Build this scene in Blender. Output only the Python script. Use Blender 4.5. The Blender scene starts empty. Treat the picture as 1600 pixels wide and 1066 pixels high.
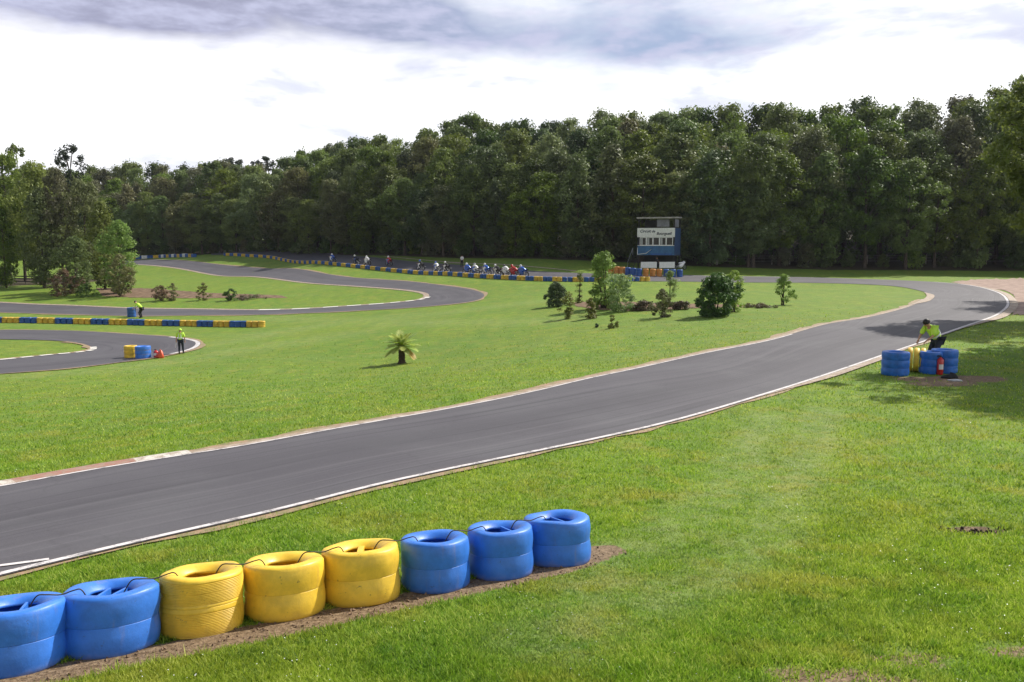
import bpy, bmesh, math, random
import numpy as np
from mathutils import Vector, Matrix, Euler
random.seed(7); RNG = np.random.default_rng(7)
PI = math.pi
S = bpy.context.scene
COL = S.collection

# ------------------------------------------------------------------ camera
F = 1280.0; CZ = 4.5
TH = math.atan(153 / F)
cam_d = bpy.data.cameras.new('camera'); cam = bpy.data.objects.new('camera', cam_d); COL.objects.link(cam)
cam_d.lens = 36 * F / 1600; cam_d.sensor_width = 36; cam_d.clip_end = 3000; cam_d.clip_start = 0.1
cam.location = (0, 0, CZ); cam.rotation_euler = (PI / 2 - TH, 0, 0)
S.camera = cam
cT, sT = math.cos(TH), math.sin(TH)

def ray(u, v):
    a = np.asarray(u, float) - 800; b = 533 - np.asarray(v, float)
    return np.stack([a, F * cT + b * sT, -F * sT + b * cT], -1)

def proj(x, y, z):
    z = z - CZ
    d = y * cT - z * sT; up = y * sT + z * cT
    return 800 + F * x / d, 533 - F * up / d

# ------------------------------------------------------------------ terrain
def pD(u, v, D):
    r = ray(u, v); t = D / -r[2]
    return (r[0] * t, r[1] * t, CZ - D)
ctrl = []
for X in (-8, 0, 8, 16):
    for Y in (1, 5, 9):
        ctrl.append((X, Y, CZ - (2.4 + .125 * Y - (.03 * (X + 4) if X < -4 else 0))))
for c in [(0, 905, 3.68), (0, 762, 4.15), (300, 715, 4.15), (500, 790, 3.95), (900, 705, 4.1), (900, 600, 4.35), (628, 655, 4.3),
          (1370, 563, 4.3), (1100, 650, 4.2), (1290, 508, 4.4), (1450, 465, 4.5), (1500, 620, 4.25), (1600, 500, 4.4), (1560, 480, 4.45),
          (0, 700, 5.0), (0, 630, 6.2), (300, 640, 5.4), (628, 567, 6.4), (628, 610, 5.1), (950, 545, 4.9), (1100, 480, 4.7), (870, 480, 5.2),
          (282, 553, 7.1), (0, 580, 7.1), (0, 540, 7.4), (150, 545, 7.35), (400, 508, 7.2), (0, 508, 7.5), (0, 480, 7.5), (400, 487, 7.2),
          (750, 464, 5.8), (100, 462, 6.9), (350, 465, 6.5), (400, 425, 5.0), (600, 442, 5.3), (880, 438, 4.5), (660, 429, 4.55),
          (230, 404, 3.6), (360, 399, 2.5), (500, 411, 3.4), (1150, 438, 4.55), (1500, 440, 4.5), (1040, 421, 3.5), (760, 414, 3.2),
          (1300, 417, 3.4), (1600, 417, 3.4)]:
    ctrl.append(pD(*c))
for c in [(110, 200, -7), (0, 225, -5), (-60, 280, 0), (-150, 260, 1), (170, 130, -5), (150, 45, 3.6), (-120, 100, 6.9), (-60, 30, 6.4),
          (-60, 5, 4.5), (60, 5, 3.2), (0, -12, 1.9), (60, 150, -1.5), (0, 165, .3), (300, 300, -14), (-300, 300, -1), (0, 420, -12),
          (-300, 30, 7), (300, 0, 2)]:
    ctrl.append((c[0], c[1], CZ - c[2]))
ctrl = np.array(ctrl)
def tps_k(d2):
    return np.where(d2 > 1e-12, .5 * d2 * np.log(np.maximum(d2, 1e-12)), 0)
SC = 50.
cp = ctrl[:, :2] / SC
n_ = len(cp)
K = tps_k(((cp[:, None] - cp[None]) ** 2).sum(-1)) + np.eye(n_) * .0006
A_ = np.zeros((n_ + 3, n_ + 3)); A_[:n_, :n_] = K
A_[:n_, n_] = 1; A_[:n_, n_ + 1:] = cp; A_[n_, :n_] = 1; A_[n_ + 1:, :n_] = cp.T
W_ = np.linalg.solve(A_, np.concatenate([ctrl[:, 2], [0, 0, 0]]))
def gz(x, y):
    x = np.asarray(x, float); y = np.asarray(y, float)
    sh = x.shape; p = np.stack([x.ravel(), y.ravel()], -1) / SC
    out = np.empty(len(p))
    for i in range(0, len(p), 20000):
        q = p[i:i + 20000]
        k = tps_k(((q[:, None] - cp[None]) ** 2).sum(-1))
        out[i:i + 20000] = k @ W_[:n_] + W_[n_] + q @ W_[n_ + 1:]
    return out.reshape(sh) if sh else float(out[0])
TT = np.geomspace(3, 420, 700)
def G(u, v):
    """the ground point seen at a pixel"""
    r = ray(u, v); r = r / r[1]
    z = gz(r[0] * TT, TT); rz = CZ + r[2] * TT
    s = np.where(rz < z)[0]
    if len(s) == 0 or s[0] == 0:
        t = TT[-1] if len(s) == 0 else TT[0]
    else:
        i = s[0]; a = rz[i - 1] - z[i - 1]; b = z[i] - rz[i]; t = TT[i - 1] + (TT[i] - TT[i - 1]) * a / (a + b)
    x, y = r[0] * t, t
    return np.array([x, y, gz(x, y)])
def Gl(pts): return np.array([G(*p) for p in pts])

# ------------------------------------------------------------------ object helpers
def tag(o, label=None, cat=None, group=None, kind=None):
    if label: o['label'] = label
    if cat: o['category'] = cat
    if group: o['group'] = group
    if kind: o['kind'] = kind
    return o
def empty(name, loc=(0, 0, 0), rz=0, label=None, cat=None, group=None):
    o = bpy.data.objects.new(name, None); COL.objects.link(o); o.empty_display_size = .2
    o.location = loc; o.rotation_euler = (0, 0, rz)
    return tag(o, label, cat, group)
def link(name, me, mat=None, parent=None, loc=(0, 0, 0), rot=(0, 0, 0)):
    o = bpy.data.objects.new(name, me); COL.objects.link(o)
    if mat is not None:
        if len(me.materials) == 0: me.materials.append(mat)
    if parent is not None: o.parent = parent
    o.location = loc; o.rotation_euler = rot
    return o
def copy_tree(o, parent=None):
    c = o.copy(); COL.objects.link(c); c.parent = parent
    for ch in o.children: copy_tree(ch, c)
    return c
def slotmat(o, mat):
    o.material_slots[0].link = 'OBJECT'; o.material_slots[0].material = mat
def np_mesh(name, V, Fq, smooth=False, uv=None, attrs=None):
    """V (n,3), Fq (m,k)"""
    me = bpy.data.meshes.new(name)
    V = np.asarray(V, np.float32); Fq = np.asarray(Fq, np.int32); m, k = Fq.shape
    me.vertices.add(len(V)); me.vertices.foreach_set('co', V.ravel())
    me.loops.add(m * k); me.loops.foreach_set('vertex_index', Fq.ravel())
    me.polygons.add(m); me.polygons.foreach_set('loop_start', np.arange(m, dtype=np.int32) * k)
    me.polygons.foreach_set('loop_total', np.full(m, k, np.int32))
    if smooth: me.polygons.foreach_set('use_smooth', np.ones(m, bool))
    if uv is not None:
        l = me.uv_layers.new(name='UVMap'); l.data.foreach_set('uv', np.asarray(uv, np.float32)[Fq.ravel()].ravel())
    if attrs:
        for kname, arr in attrs.items():
            a = me.attributes.new(kname, 'FLOAT', 'POINT'); a.data.foreach_set('value', np.asarray(arr, np.float32))
    me.update(calc_edges=True)
    return me
class MB:
    def __init__(s): s.v = []; s.f = []; s.sm = []
    def add(s, vs, fs, smooth=False, M=None):
        b = len(s.v)
        for p in vs: s.v.append(tuple(M @ Vector(p)) if M else tuple(p))
        for f in fs: s.f.append([b + i for i in f]); s.sm.append(smooth)
        return s
    def box(s, c, d, M=None, r=None):
        x, y, z = [t / 2 for t in d]
        vs = [Vector((a * x, b * y, e * z)) for a in (-1, 1) for b in (-1, 1) for e in (-1, 1)]
        if r: vs = [Euler(r).to_matrix() @ q for q in vs]
        vs = [q + Vector(c) for q in vs]
        return s.add(vs, [(0, 1, 3, 2), (4, 6, 7, 5), (0, 4, 5, 1), (2, 3, 7, 6), (0, 2, 6, 4), (1, 5, 7, 3)], False, M)
    def tube(s, pts, rad, n=8, M=None, cap=True):
        pts = [Vector(p) for p in pts]
        if not hasattr(rad, '__len__'): rad = [rad] * len(pts)
        vs = []; fs = []
        for i, p in enumerate(pts):
            t = (pts[min(i + 1, len(pts) - 1)] - pts[max(i - 1, 0)]).normalized()
            a = t.cross(Vector((0, 0, 1)) if abs(t.z) < .9 else Vector((1, 0, 0))).normalized(); b = t.cross(a)
            for k in range(n):
                g = 2 * PI * k / n; vs.append(p + (a * math.cos(g) + b * math.sin(g)) * rad[i])
        for i in range(len(pts) - 1):
            for k in range(n):
                fs.append((i * n + k, i * n + (k + 1) % n, (i + 1) * n + (k + 1) % n, (i + 1) * n + k))
        if cap: fs.append(tuple(range(n))); fs.append(tuple(range((len(pts) - 1) * n, len(pts) * n))[::-1])
        return s.add(vs, fs, True, M)
    def lathe(s, prof, n=32, M=None, closed=False, fn=None):
        vs = []; fs = []; m = len(prof)
        for k in range(n):
            g = 2 * PI * k / n
            for j, (r, z) in enumerate(prof):
                if fn: r, z = fn(r, z, g, j)
                vs.append((r * math.cos(g), r * math.sin(g), z))
        for k in range(n):
            for j in range(m if closed else m - 1):
                a = k * m + j; b = k * m + (j + 1) % m; c = ((k + 1) % n) * m + (j + 1) % m; d = ((k + 1) % n) * m + j
                fs.append((a, d, c, b))
        return s.add(vs, fs, True, M)
    def ball(s, c, d, n=12, M=None):
        prof = [(math.sin(PI * j / 8) * .5, -math.cos(PI * j / 8) * .5) for j in range(9)]
        MM = Matrix.Translation(c) @ Matrix.Diagonal((d[0], d[1], d[2], 1))
        return s.lathe(prof, n, (M @ MM) if M else MM)
    def mesh(s, name):
        me = bpy.data.meshes.new(name); me.from_pydata(s.v, [], s.f)
        me.polygons.foreach_set('use_smooth', s.sm); me.update(); return me
    def build(s, name, mat, parent=None, loc=(0, 0, 0), rot=(0, 0, 0), bevel=0):
        me = s.mesh(name)
        if bevel:
            bm = bmesh.new(); bm.from_mesh(me)
            es = [e for e in bm.edges if len(e.link_faces) == 2 and e.calc_face_angle(0) > .8]
            bmesh.ops.bevel(bm, geom=es, offset=bevel, segments=2, affect='EDGES', profile=.5)
            bm.to_mesh(me); bm.free()
        return link(name, me, mat, parent, loc, rot)

# ------------------------------------------------------------------ materials
class NT:
    def __init__(s, nt): s.nt = nt; s.nt.nodes.clear()
    def n(s, t, **kw):
        nd = s.nt.nodes.new(t)
        for k, v in kw.items():
            if k.startswith('_'): setattr(nd, k[1:], v)
        return nd
    def l(s, a, b): s.nt.links.new(a, b)
    def set(s, sock, v):
        if hasattr(v, 'is_output') or isinstance(v, bpy.types.NodeSocket): s.l(v, sock)
        else: sock.default_value = v
    def math(s, op, a, b=0, c=0, clamp=False):
        nd = s.n('ShaderNodeMath'); nd.operation = op; nd.use_clamp = clamp
        s.set(nd.inputs[0], a); s.set(nd.inputs[1], b); s.set(nd.inputs[2], c); return nd.outputs[0]
    def noise(s, scale, vec=None, detail=4, rough=.55, dist=0):
        nd = s.n('ShaderNodeTexNoise'); nd.inputs['Scale'].default_value = scale; nd.inputs['Detail'].default_value = detail
        nd.inputs['Roughness'].default_value = rough; nd.inputs['Distortion'].default_value = dist
        if vec is not None: s.l(vec, nd.inputs['Vector'])
        return nd.outputs['Fac']
    def mapr(s, v, a, b, c=0, d=1, smooth=True):
        nd = s.n('ShaderNodeMapRange'); nd.interpolation_type = 'SMOOTHSTEP' if smooth else 'LINEAR'
        s.set(nd.inputs[0], v); nd.inputs[1].default_value = a; nd.inputs[2].default_value = b
        nd.inputs[3].default_value = c; nd.inputs[4].default_value = d; return nd.outputs[0]
    def mix(s, f, a, b, mode='MIX'):
        nd = s.n('ShaderNodeMix'); nd.data_type = 'RGBA'; nd.blend_type = mode
        s.set(nd.inputs[0], f)
        for i, x in ((6, a), (7, b)):
            if isinstance(x, (tuple, list)): x = (*x[:3], 1)
            s.set(nd.inputs[i], x)
        return nd.outputs[2]
    def mapping(s, vec, scale=(1, 1, 1), rot=(0, 0, 0), loc=(0, 0, 0)):
        nd = s.n('ShaderNodeMapping'); s.l(vec, nd.inputs[0]); nd.inputs['Scale'].default_value = scale
        nd.inputs['Rotation'].default_value = rot; nd.inputs['Location'].default_value = loc; return nd.outputs[0]
def newmat(name):
    m = bpy.data.materials.new(name); m.use_nodes = True; t = NT(m.node_tree)
    out = t.n('ShaderNodeOutputMaterial'); p = t.n('ShaderNodeBsdfPrincipled'); t.l(p.outputs[0], out.inputs[0])
    return m, t, p, out
def bump(t, p, h, strength=.3, dist=.01):
    b = t.n('ShaderNodeBump'); b.inputs['Strength'].default_value = strength; b.inputs['Distance'].default_value = dist
    t.l(h, b.inputs['Height']); t.l(b.outputs[0], p.inputs['Normal'])
def simple(name, col, rough=.6, metal=0, var=.25, scale=8, coat=0, bmp=0, spec=.5):
    m, t, p, o = newmat(name); tc = t.n('ShaderNodeTexCoord').outputs['Object']
    n = t.noise(scale, tc, 5, .6)
    c2 = tuple(c * (1 - var) for c in col); c1 = tuple(min(1, c * (1 + var * .5)) for c in col)
    t.l(t.mix(t.mapr(n, .3, .7), c2, c1), p.inputs['Base Color'])
    t.l(t.math('MULTIPLY_ADD', n, .25, rough - .12), p.inputs['Roughness']); p.inputs['Metallic'].default_value = metal
    p.inputs['Coat Weight'].default_value = coat; p.inputs['Coat Roughness'].default_value = .15
    p.inputs['Specular IOR Level'].default_value = spec
    if bmp: bump(t, p, t.noise(scale * 3, tc), bmp)
    return m

def grass_color(t, pos):
    """meadow colour from world position: shared by the ground and the blades"""
    n1 = t.noise(.06, pos, 4, .55); n2 = t.noise(.45, pos, 5, .6); n3 = t.noise(4.5, pos, 4, .65)
    pm = t.mapping(pos, (.05, .22, 1), (0, 0, .5)); n4 = t.noise(1.6, pm, 4, .6)
    c = t.mix(t.mapr(n1, .35, .65), (.155, .275, .018), (.215, .325, .016))
    c = t.mix(t.mapr(n2, .42, .72, 0, .7), c, (.27, .325, .03))
    c = t.mix(t.mapr(n4, .48, .68, 0, .5), c, (.25, .345, .08))
    c = t.mix(t.mapr(n3, .3, .6, .3, 0), c, (.08, .15, .02))
    n8 = t.noise(1.0, t.mapping(pos, (.9, .12, 1), (0, 0, -.75)), 3, .5); c = t.mix(t.mapr(n8, .4, .62, .28, 0), c, (.10, .20, .014))
    n5 = t.noise(.9, t.mapping(pos, (1, 1, 1), (0, 0, 0), (31, 7, 0)), 6, .68); n6 = t.noise(.22, t.mapping(pos, (1, 1, 1), (0, 0, 0), (5, 57, 0)), 5, .6)
    c = t.mix(t.math('MULTIPLY', t.mapr(n5, .47, .68), .6), c, (.32, .285, .045))
    c = t.mix(t.mapr(n6, .45, .7, 0, .5), c, (.235, .275, .022))
    n7 = t.noise(2.6, t.mapping(pos, (1, 1, 1), (0, 0, 0), (13, 3, 0)), 5, .7); c = t.mix(t.mapr(n7, .56, .68, 0, .5), c, (.07, .19, .015))
    return c, n2, n3
def ground_mat():
    m, t, p, o = newmat('meadow')
    g = t.n('ShaderNodeNewGeometry').outputs['Position']
    c, n2, n3 = grass_color(t, g)
    fine = t.noise(38, g, 3, .7); fine2 = t.noise(14, g, 4, .7)
    c = t.mix(t.mapr(t.noise(1.3, t.mapping(g, (1, 1, 1), (0, 0, 0), (77, 9, 0)), 7, .8), .42, .6, .5, 0), c, (.085, .17, .018))
    c = t.mix(t.mapr(fine, .35, .62, .42, 0), c, (.035, .075, .012))
    c = t.mix(t.mapr(fine2, .56, .74, 0, .4), c, (.36, .38, .12))
    a = t.n('ShaderNodeAttribute'); a.attribute_name = 'dirt'
    w = t.n('ShaderNodeAttribute'); w.attribute_name = 'worn'
    dn = t.math('ADD', a.outputs['Fac'], t.math('MULTIPLY', t.math('SUBTRACT', t.noise(5, g, 6, .7), .5), .9))
    wn = t.math('MULTIPLY', w.outputs['Fac'], t.mapr(t.noise(2.2, g, 6, .75), .35, .65))
    c = t.mix(t.math('MULTIPLY', wn, .45), c, (.33, .36, .17))
    dcol = t.mix(t.mapr(t.noise(22, g, 5, .7), .35, .65), (.12, .078, .042), (.29, .205, .125))
    c = t.mix(t.mapr(dn, .42, .62), c, dcol)
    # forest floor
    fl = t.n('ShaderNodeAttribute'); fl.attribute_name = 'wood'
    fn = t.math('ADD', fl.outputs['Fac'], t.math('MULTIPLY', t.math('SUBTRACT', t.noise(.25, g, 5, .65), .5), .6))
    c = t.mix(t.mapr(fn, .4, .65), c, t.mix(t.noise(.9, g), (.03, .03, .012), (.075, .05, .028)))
    t.l(c, p.inputs['Base Color']); p.inputs['Roughness'].default_value = .85; p.inputs['Specular IOR Level'].default_value = .25
    bump(t, p, t.math('ADD', t.math('MULTIPLY', fine, .5), n3), .8, .05)
    return m
def blade_mat():
    m, t, p, o = newmat('grass_blades')
    g = t.n('ShaderNodeNewGeometry').outputs['Position']
    c, n2, n3 = grass_color(t, g)
    a = t.n('ShaderNodeAttribute'); a.attribute_name = 'tint'
    c = t.mix(t.mapr(a.outputs['Fac'], 0, .5, .8, 0), c, (.045, .10, .012))
    c = t.mix(t.mapr(a.outputs['Fac'], .6, 1, 0, .6), c, (.50, .52, .13)); hs = t.n('ShaderNodeHueSaturation'); hs.inputs['Value'].default_value = 1.55; t.l(c, hs.inputs['Color']); c = hs.outputs[0]
    w = t.n('ShaderNodeAttribute'); w.attribute_name = 'worn'
    wn = t.math('MULTIPLY', w.outputs['Fac'], t.mapr(t.noise(2.2, g, 6, .75), .35, .65))
    c = t.mix(t.math('MULTIPLY', wn, .5), c, (.42, .44, .22))
    t.l(c, p.inputs['Base Color']); p.inputs['Roughness'].default_value = .6; p.inputs['Specular IOR Level'].default_value = .3
    tr = t.n('ShaderNodeBsdfTranslucent'); t.l(c, tr.inputs[0]); mx = t.n('ShaderNodeMixShader'); mx.inputs[0].default_value = .45
    t.l(p.outputs[0], mx.inputs[1]); t.l(tr.outputs[0], mx.inputs[2]); t.l(mx.outputs[0], o.inputs[0])
    return m
def asphalt_mat():
    m, t, p, o = newmat('asphalt'); uv = t.n('ShaderNodeUVMap').outputs[0]
    g = t.n('ShaderNodeNewGeometry').outputs['Position']
    st = t.noise(1.0, t.mapping(uv, (.06, 1.6, 1)), 5, .6); bl = t.noise(.3, g, 5, .6)
    c = t.mix(t.mapr(st, .3, .7), (.056, .051, .061), (.084, .078, .090))
    c = t.mix(t.mapr(bl, .4, .7, 0, .6), c, (.105, .102, .110))
    sp = t.noise(90, g, 3, .8); c = t.mix(t.mapr(sp, .5, .75, 0, .5), c, (.19, .18, .18))
    sp2 = t.noise(30, g, 4, .8); c = t.mix(t.mapr(sp2, .3, .5, .4, 0), c, (.035, .033, .038))
    # rubber line down the middle
    sx = t.n('ShaderNodeSeparateXYZ'); t.l(uv, sx.inputs[0])
    rb = t.math('MULTIPLY', t.mapr(t.math('ABSOLUTE', t.math('SUBTRACT', sx.outputs[1], 3.0)), 0, 1.6, 1, 0), t.mapr(st, .4, .6))
    c = t.mix(t.math('MULTIPLY', rb, .6), c, (.040, .037, .044))
    sk = t.noise(1.0, t.mapping(uv, (.025, 5.5, 1), (0, 0, 0), (3, 9, 0)), 4, .7); c = t.mix(t.mapr(sk, .54, .66, 0, .75), c, (.038, .036, .042))
    sk2 = t.noise(1.0, t.mapping(uv, (.03, 3.1, 1), (0, 0, 0), (33, 2, 0)), 4, .7); c = t.mix(t.mapr(sk2, .54, .7, 0, .5), c, (.135, .127, .137))
    ed = t.mapr(t.math('ADD', sx.outputs[1], t.math('MULTIPLY', bl, .8)), .2, .9, .5, 0); c = t.mix(ed, c, (.15, .13, .12))
    # crack lines and patched seams
    cr = t.n('ShaderNodeTexVoronoi'); cr.feature = 'DISTANCE_TO_EDGE'; cr.inputs['Scale'].default_value = .22
    wv = t.n('ShaderNodeVectorMath'); wv.operation = 'MULTIPLY_ADD'
    nn = t.n('ShaderNodeTexNoise'); nn.inputs['Scale'].default_value = 1.5; t.l(g, nn.inputs['Vector'])
    t.l(nn.outputs['Color'], wv.inputs[0]); wv.inputs[1].default_value = (.9, .9, .9); t.l(g, wv.inputs[2]); t.l(wv.outputs[0], cr.inputs['Vector'])
    c = t.mix(t.mapr(cr.outputs['Distance'], .002, .008, .16, 0), c, (.03, .028, .03))
    t.l(c, p.inputs['Base Color']); p.inputs['Roughness'].default_value = .72; p.inputs['Specular IOR Level'].default_value = .45
    bump(t, p, sp, .5, .006); return m
def line_mat(name, col, wear=.5, base=(.13, .12, .12)):
    m, t, p, o = newmat(name); g = t.n('ShaderNodeNewGeometry').outputs['Position']
    n = t.noise(3.5, g, 6, .75); n2 = t.noise(25, g, 4, .7)
    k = t.math('ADD', t.math('MULTIPLY', n, .7), t.math('MULTIPLY', n2, .3))
    t.l(t.mix(t.mapr(k, wear - .07, wear + .05, .85, 0), col, base), p.inputs['Base Color']); p.inputs['Roughness'].default_value = .7
    return m
def kerb_mat():
    """painted concrete kerb, red and white blocks along its length (metres in u), badly worn"""
    m, t, p, o = newmat('kerb_paint'); uv = t.n('ShaderNodeUVMap').outputs[0]; sx = t.n('ShaderNodeSeparateXYZ'); t.l(uv, sx.inputs[0])
    g = t.n('ShaderNodeNewGeometry').outputs['Position']
    blk = t.math('FRACT', t.math('MULTIPLY', sx.outputs[0], 1 / 4.2)); b = t.math('GREATER_THAN', blk, .5)
    c = t.mix(b, (.62, .58, .52), (.34, .16, .12)); n = t.noise(5, g, 6, .75)
    c = t.mix(t.mapr(n, .42, .6, 0, .85), c, (.33, .25, .19))
    c = t.mix(t.mapr(t.noise(16, g, 4, .7), .55, .68, 0, .7), c, (.16, .13, .09))
    t.l(c, p.inputs['Base Color']); p.inputs['Roughness'].default_value = .85; bump(t, p, n, .5, .02); return m
def leaf_mat(name, col, col2, trans=.3, var=.3, sc=.55):
    m, t, p, o = newmat(name); tc = t.n('ShaderNodeTexCoord').outputs['Object']; oi = t.n('ShaderNodeObjectInfo').outputs['Random']
    n = t.noise(sc, tc, 4, .7); n2 = t.noise(sc * 9, tc, 2, .5)
    c = t.mix(t.mapr(n, .35, .65), col, col2)
    hs = t.n('ShaderNodeHueSaturation'); t.l(c, hs.inputs['Color'])
    t.l(t.math('MULTIPLY_ADD', oi, .035, .483), hs.inputs['Hue']); r2 = t.math('FRACT', t.math('MULTIPLY', oi, 7.31))
    t.l(t.math('MULTIPLY_ADD', r2, .35, .75), hs.inputs['Saturation'])
    r3 = t.math('FRACT', t.math('MULTIPLY', oi, 23.7))
    t.l(t.math('ADD', t.math('MULTIPLY_ADD', r3, var * 1.4, 1 - var * .9), t.math('MULTIPLY_ADD', n2, .6, -.3)), hs.inputs['Value'])
    t.l(hs.outputs[0], p.inputs['Base Color']); p.inputs['Roughness'].default_value = .55; p.inputs['Specular IOR Level'].default_value = .3
    tr = t.n('ShaderNodeBsdfTranslucent'); t.l(hs.outputs[0], tr.inputs[0]); mx = t.n('ShaderNodeMixShader'); mx.inputs[0].default_value = trans
    t.l(p.outputs[0], mx.inputs[1]); t.l(tr.outputs[0], mx.inputs[2]); t.l(mx.outputs[0], o.inputs[0]); return m
def paint_mat(name, col, dust=(.30, .22, .15), grime=.55):
    m, t, p, o = newmat(name); tc = t.n('ShaderNodeTexCoord').outputs['Object']; sx = t.n('ShaderNodeSeparateXYZ'); t.l(tc, sx.inputs[0])
    oi = t.n('ShaderNodeObjectInfo').outputs['Random']
    ofs = t.n('ShaderNodeVectorMath'); ofs.operation = 'ADD'; t.l(tc, ofs.inputs[0])
    cx = t.n('ShaderNodeCombineXYZ'); t.l(t.math('MULTIPLY', oi, 37), cx.inputs[0]); t.l(cx.outputs[0], ofs.inputs[1]); v = ofs.outputs[0]
    n = t.noise(5, v, 6, .65); f = t.noise(28, v, 4, .7)
    c = t.mix(t.mapr(n, .3, .7), tuple(k * .82 for k in col), tuple(min(1, k * 1.12) for k in col))
    c = t.mix(t.mapr(t.noise(11, v, 7, .75), .62, .68, 0, .7), c, (.05, .045, .04))
    st = t.noise(7, t.mapping(v, (1, 1, .18)), 5, .7)
    c = t.mix(t.mapr(st, .55, .75, 0, .32), c, dust)
    # grime that splashes up from the ground: noisy, low on the tyre
    low = t.math('ADD', t.mapr(sx.outputs[2], -.13, .02, .32, 0, False), t.math('MULTIPLY', t.math('SUBTRACT', n, .5), .7))
    c = t.mix(t.mapr(low, .12, .42, 0, grime), c, dust)
    t.l(c, p.inputs['Base Color']); t.l(t.math('MULTIPLY_ADD', n, .4, .27), p.inputs['Roughness'])
    p.inputs['Coat Weight'].default_value = .12; p.inputs['Coat Roughness'].default_value = .35
    bump(t, p, t.math('ADD', t.math('MULTIPLY', f, .4), n), .35, .012); return m
M = {}
M['ground'] = ground_mat(); M['blade'] = blade_mat(); M['asphalt'] = asphalt_mat()
M['line'] = line_mat('white_road_line', (.66, .62, .61), .46)
M['edge'] = line_mat('pale_edge_concrete', (.46, .38, .30), .53, (.26, .18, .12))
M['block'] = line_mat('white_kerb_block', (.75, .72, .66), .36, (.3, .25, .2))
M['kerb'] = kerb_mat()
M['soil'] = simple('brown_soil', (.22, .15, .10), .95, 0, .5, 1.5, 0, .6, .1)
M['gravel'] = simple('pink_gravel', (.40, .30, .25), .95, 0, .3, 1.2, 0, .6, .1)
M['verge'] = line_mat('earth_verge', (.36, .23, .14), .5, (.17, .17, .06))
M['blue'] = paint_mat('blue_tyre_paint', (.035, .185, .66)); M['yellow'] = paint_mat('yellow_tyre_paint', (.86, .56, .045), (.34, .2, .06))
M['blue_up'] = paint_mat('blue_tyre_paint', (.035, .185, .66), grime=.0); M['yellow_up'] = paint_mat('yellow_tyre_paint', (.86, .56, .045), (.34, .2, .06), 0)
M['white_t'] = paint_mat('white_tyre_paint', (.75, .75, .75)); M['orange'] = paint_mat('orange_tyre_paint', (.72, .22, .03))
M['bluefar'] = simple('blue_barrier_paint', (.022, .10, .36), .45, 0, .3, 3); M['yelfar'] = simple('yellow_barrier_paint', (.72, .46, .05), .5, 0, .3, 3)
M['bluemid'] = simple('blue_marshal_paint', (.02, .15, .56), .4, 0, .25, 5)
M['whitefar'] = simple('white_barrier_paint', (.74, .73, .74), .5, 0, .15, 3)
M['orangefar'] = simple('orange_barrier_paint', (.62, .26, .05), .5, 0, .3, 3)
M['bark'] = simple('bark', (.085, .065, .05), .9, 0, .45, 6, 0, .8, .2); M['barkl'] = simple('pale_bark', (.2, .17, .14), .9, 0, .4, 5, 0, .8, .2)
M['l_mid'] = leaf_mat('leaf_mid_green', (.098, .148, .022), (.20, .26, .04))
M['l_dark'] = leaf_mat('leaf_dark_green', (.062, .105, .02), (.12, .175, .03), .26)
M['l_yel'] = leaf_mat('leaf_yellow_green', (.155, .215, .04), (.24, .30, .06), .38)
M['l_olive'] = leaf_mat('leaf_olive_brown', (.15, .145, .065), (.20, .21, .08), .3)
M['l_pine'] = leaf_mat('pine_needles', (.022, .040, .018), (.038, .058, .024), .1)
M['l_fresh'] = leaf_mat('leaf_fresh', (.20, .31, .045), (.32, .42, .09), .38, .15, 1.4)
M['l_silver'] = leaf_mat('leaf_silver_green', (.20, .33, .07), (.36, .52, .14), .32, .15, 1.6)
M['l_red'] = leaf_mat('leaf_reddish', (.20, .10, .075), (.18, .17, .07), .25, .2, 1.5)
M['l_shrub'] = leaf_mat('leaf_shrub', (.05, .10, .028), (.11, .19, .045), .25, .2, 1.3)
M['l_bronze'] = leaf_mat('leaf_bronze', (.16, .17, .05), (.27, .29, .09), .3, .2, 1.5)
M['l_cover'] = leaf_mat('leaf_bed_cover', (.15, .085, .06), (.17, .17, .07), .25, .2, 1)
M['l_palm'] = leaf_mat('palm_leaf', (.30, .42, .04), (.52, .60, .09), .3, .1, 2)
M['l_palmdry'] = leaf_mat('dry_palm_leaf', (.45, .30, .06), (.5, .36, .09), .3, .1, 2)
M['wire'] = simple('rusty_wire', (.06, .05, .045), .6, .4, .3, 20)
M['cream'] = simple('cream_plate', (.7, .66, .42), .5, 0, .2, 12)
M['rubber'] = simple('black_rubber', (.02, .02, .021), .8, 0, .3, 15)
M['metal'] = simple('grey_metal', (.35, .36, .38), .4, .7, .2, 10)
M['white'] = simple('white_paint', (.78, .78, .78), .45, 0, .12, 5)
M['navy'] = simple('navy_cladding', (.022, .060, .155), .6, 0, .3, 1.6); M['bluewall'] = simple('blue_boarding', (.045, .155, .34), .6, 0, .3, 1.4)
M['roof'] = simple('roof_sheet', (.36, .34, .32), .6, 0, .25, 2); M['greypanel'] = simple('grey_mesh_panel', (.20, .20, .24), .6, 0, .3, 1.5)
M['glass'] = simple('dark_glass', (.035, .028, .026), .12, 0, .4, 2); M['dark'] = simple('dark_timber', (.03, .027, .025), .8, 0, .3, 3)
M['ink'] = simple('sign_lettering', (.03, .04, .07), .6, 0, .1, 5)
M['hivis'] = simple('hi_vis_yellow', (.56, .86, .08), .7, 0, .12, 9, 0, .2); M['reflect'] = simple('reflective_tape', (.82, .84, .80), .35, 0, .05, 9)
M['jeans'] = simple('dark_denim', (.018, .024, .045), .85, 0, .3, 12); M['blacktop'] = simple('black_cloth', (.015, .015, .017), .85, 0, .3, 12)
M['skin'] = simple('skin', (.50, .27, .18), .5, 0, .12, 14); M['hair'] = simple('dark_hair', (.012, .009, .008), .6, 0, .3, 30)
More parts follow.
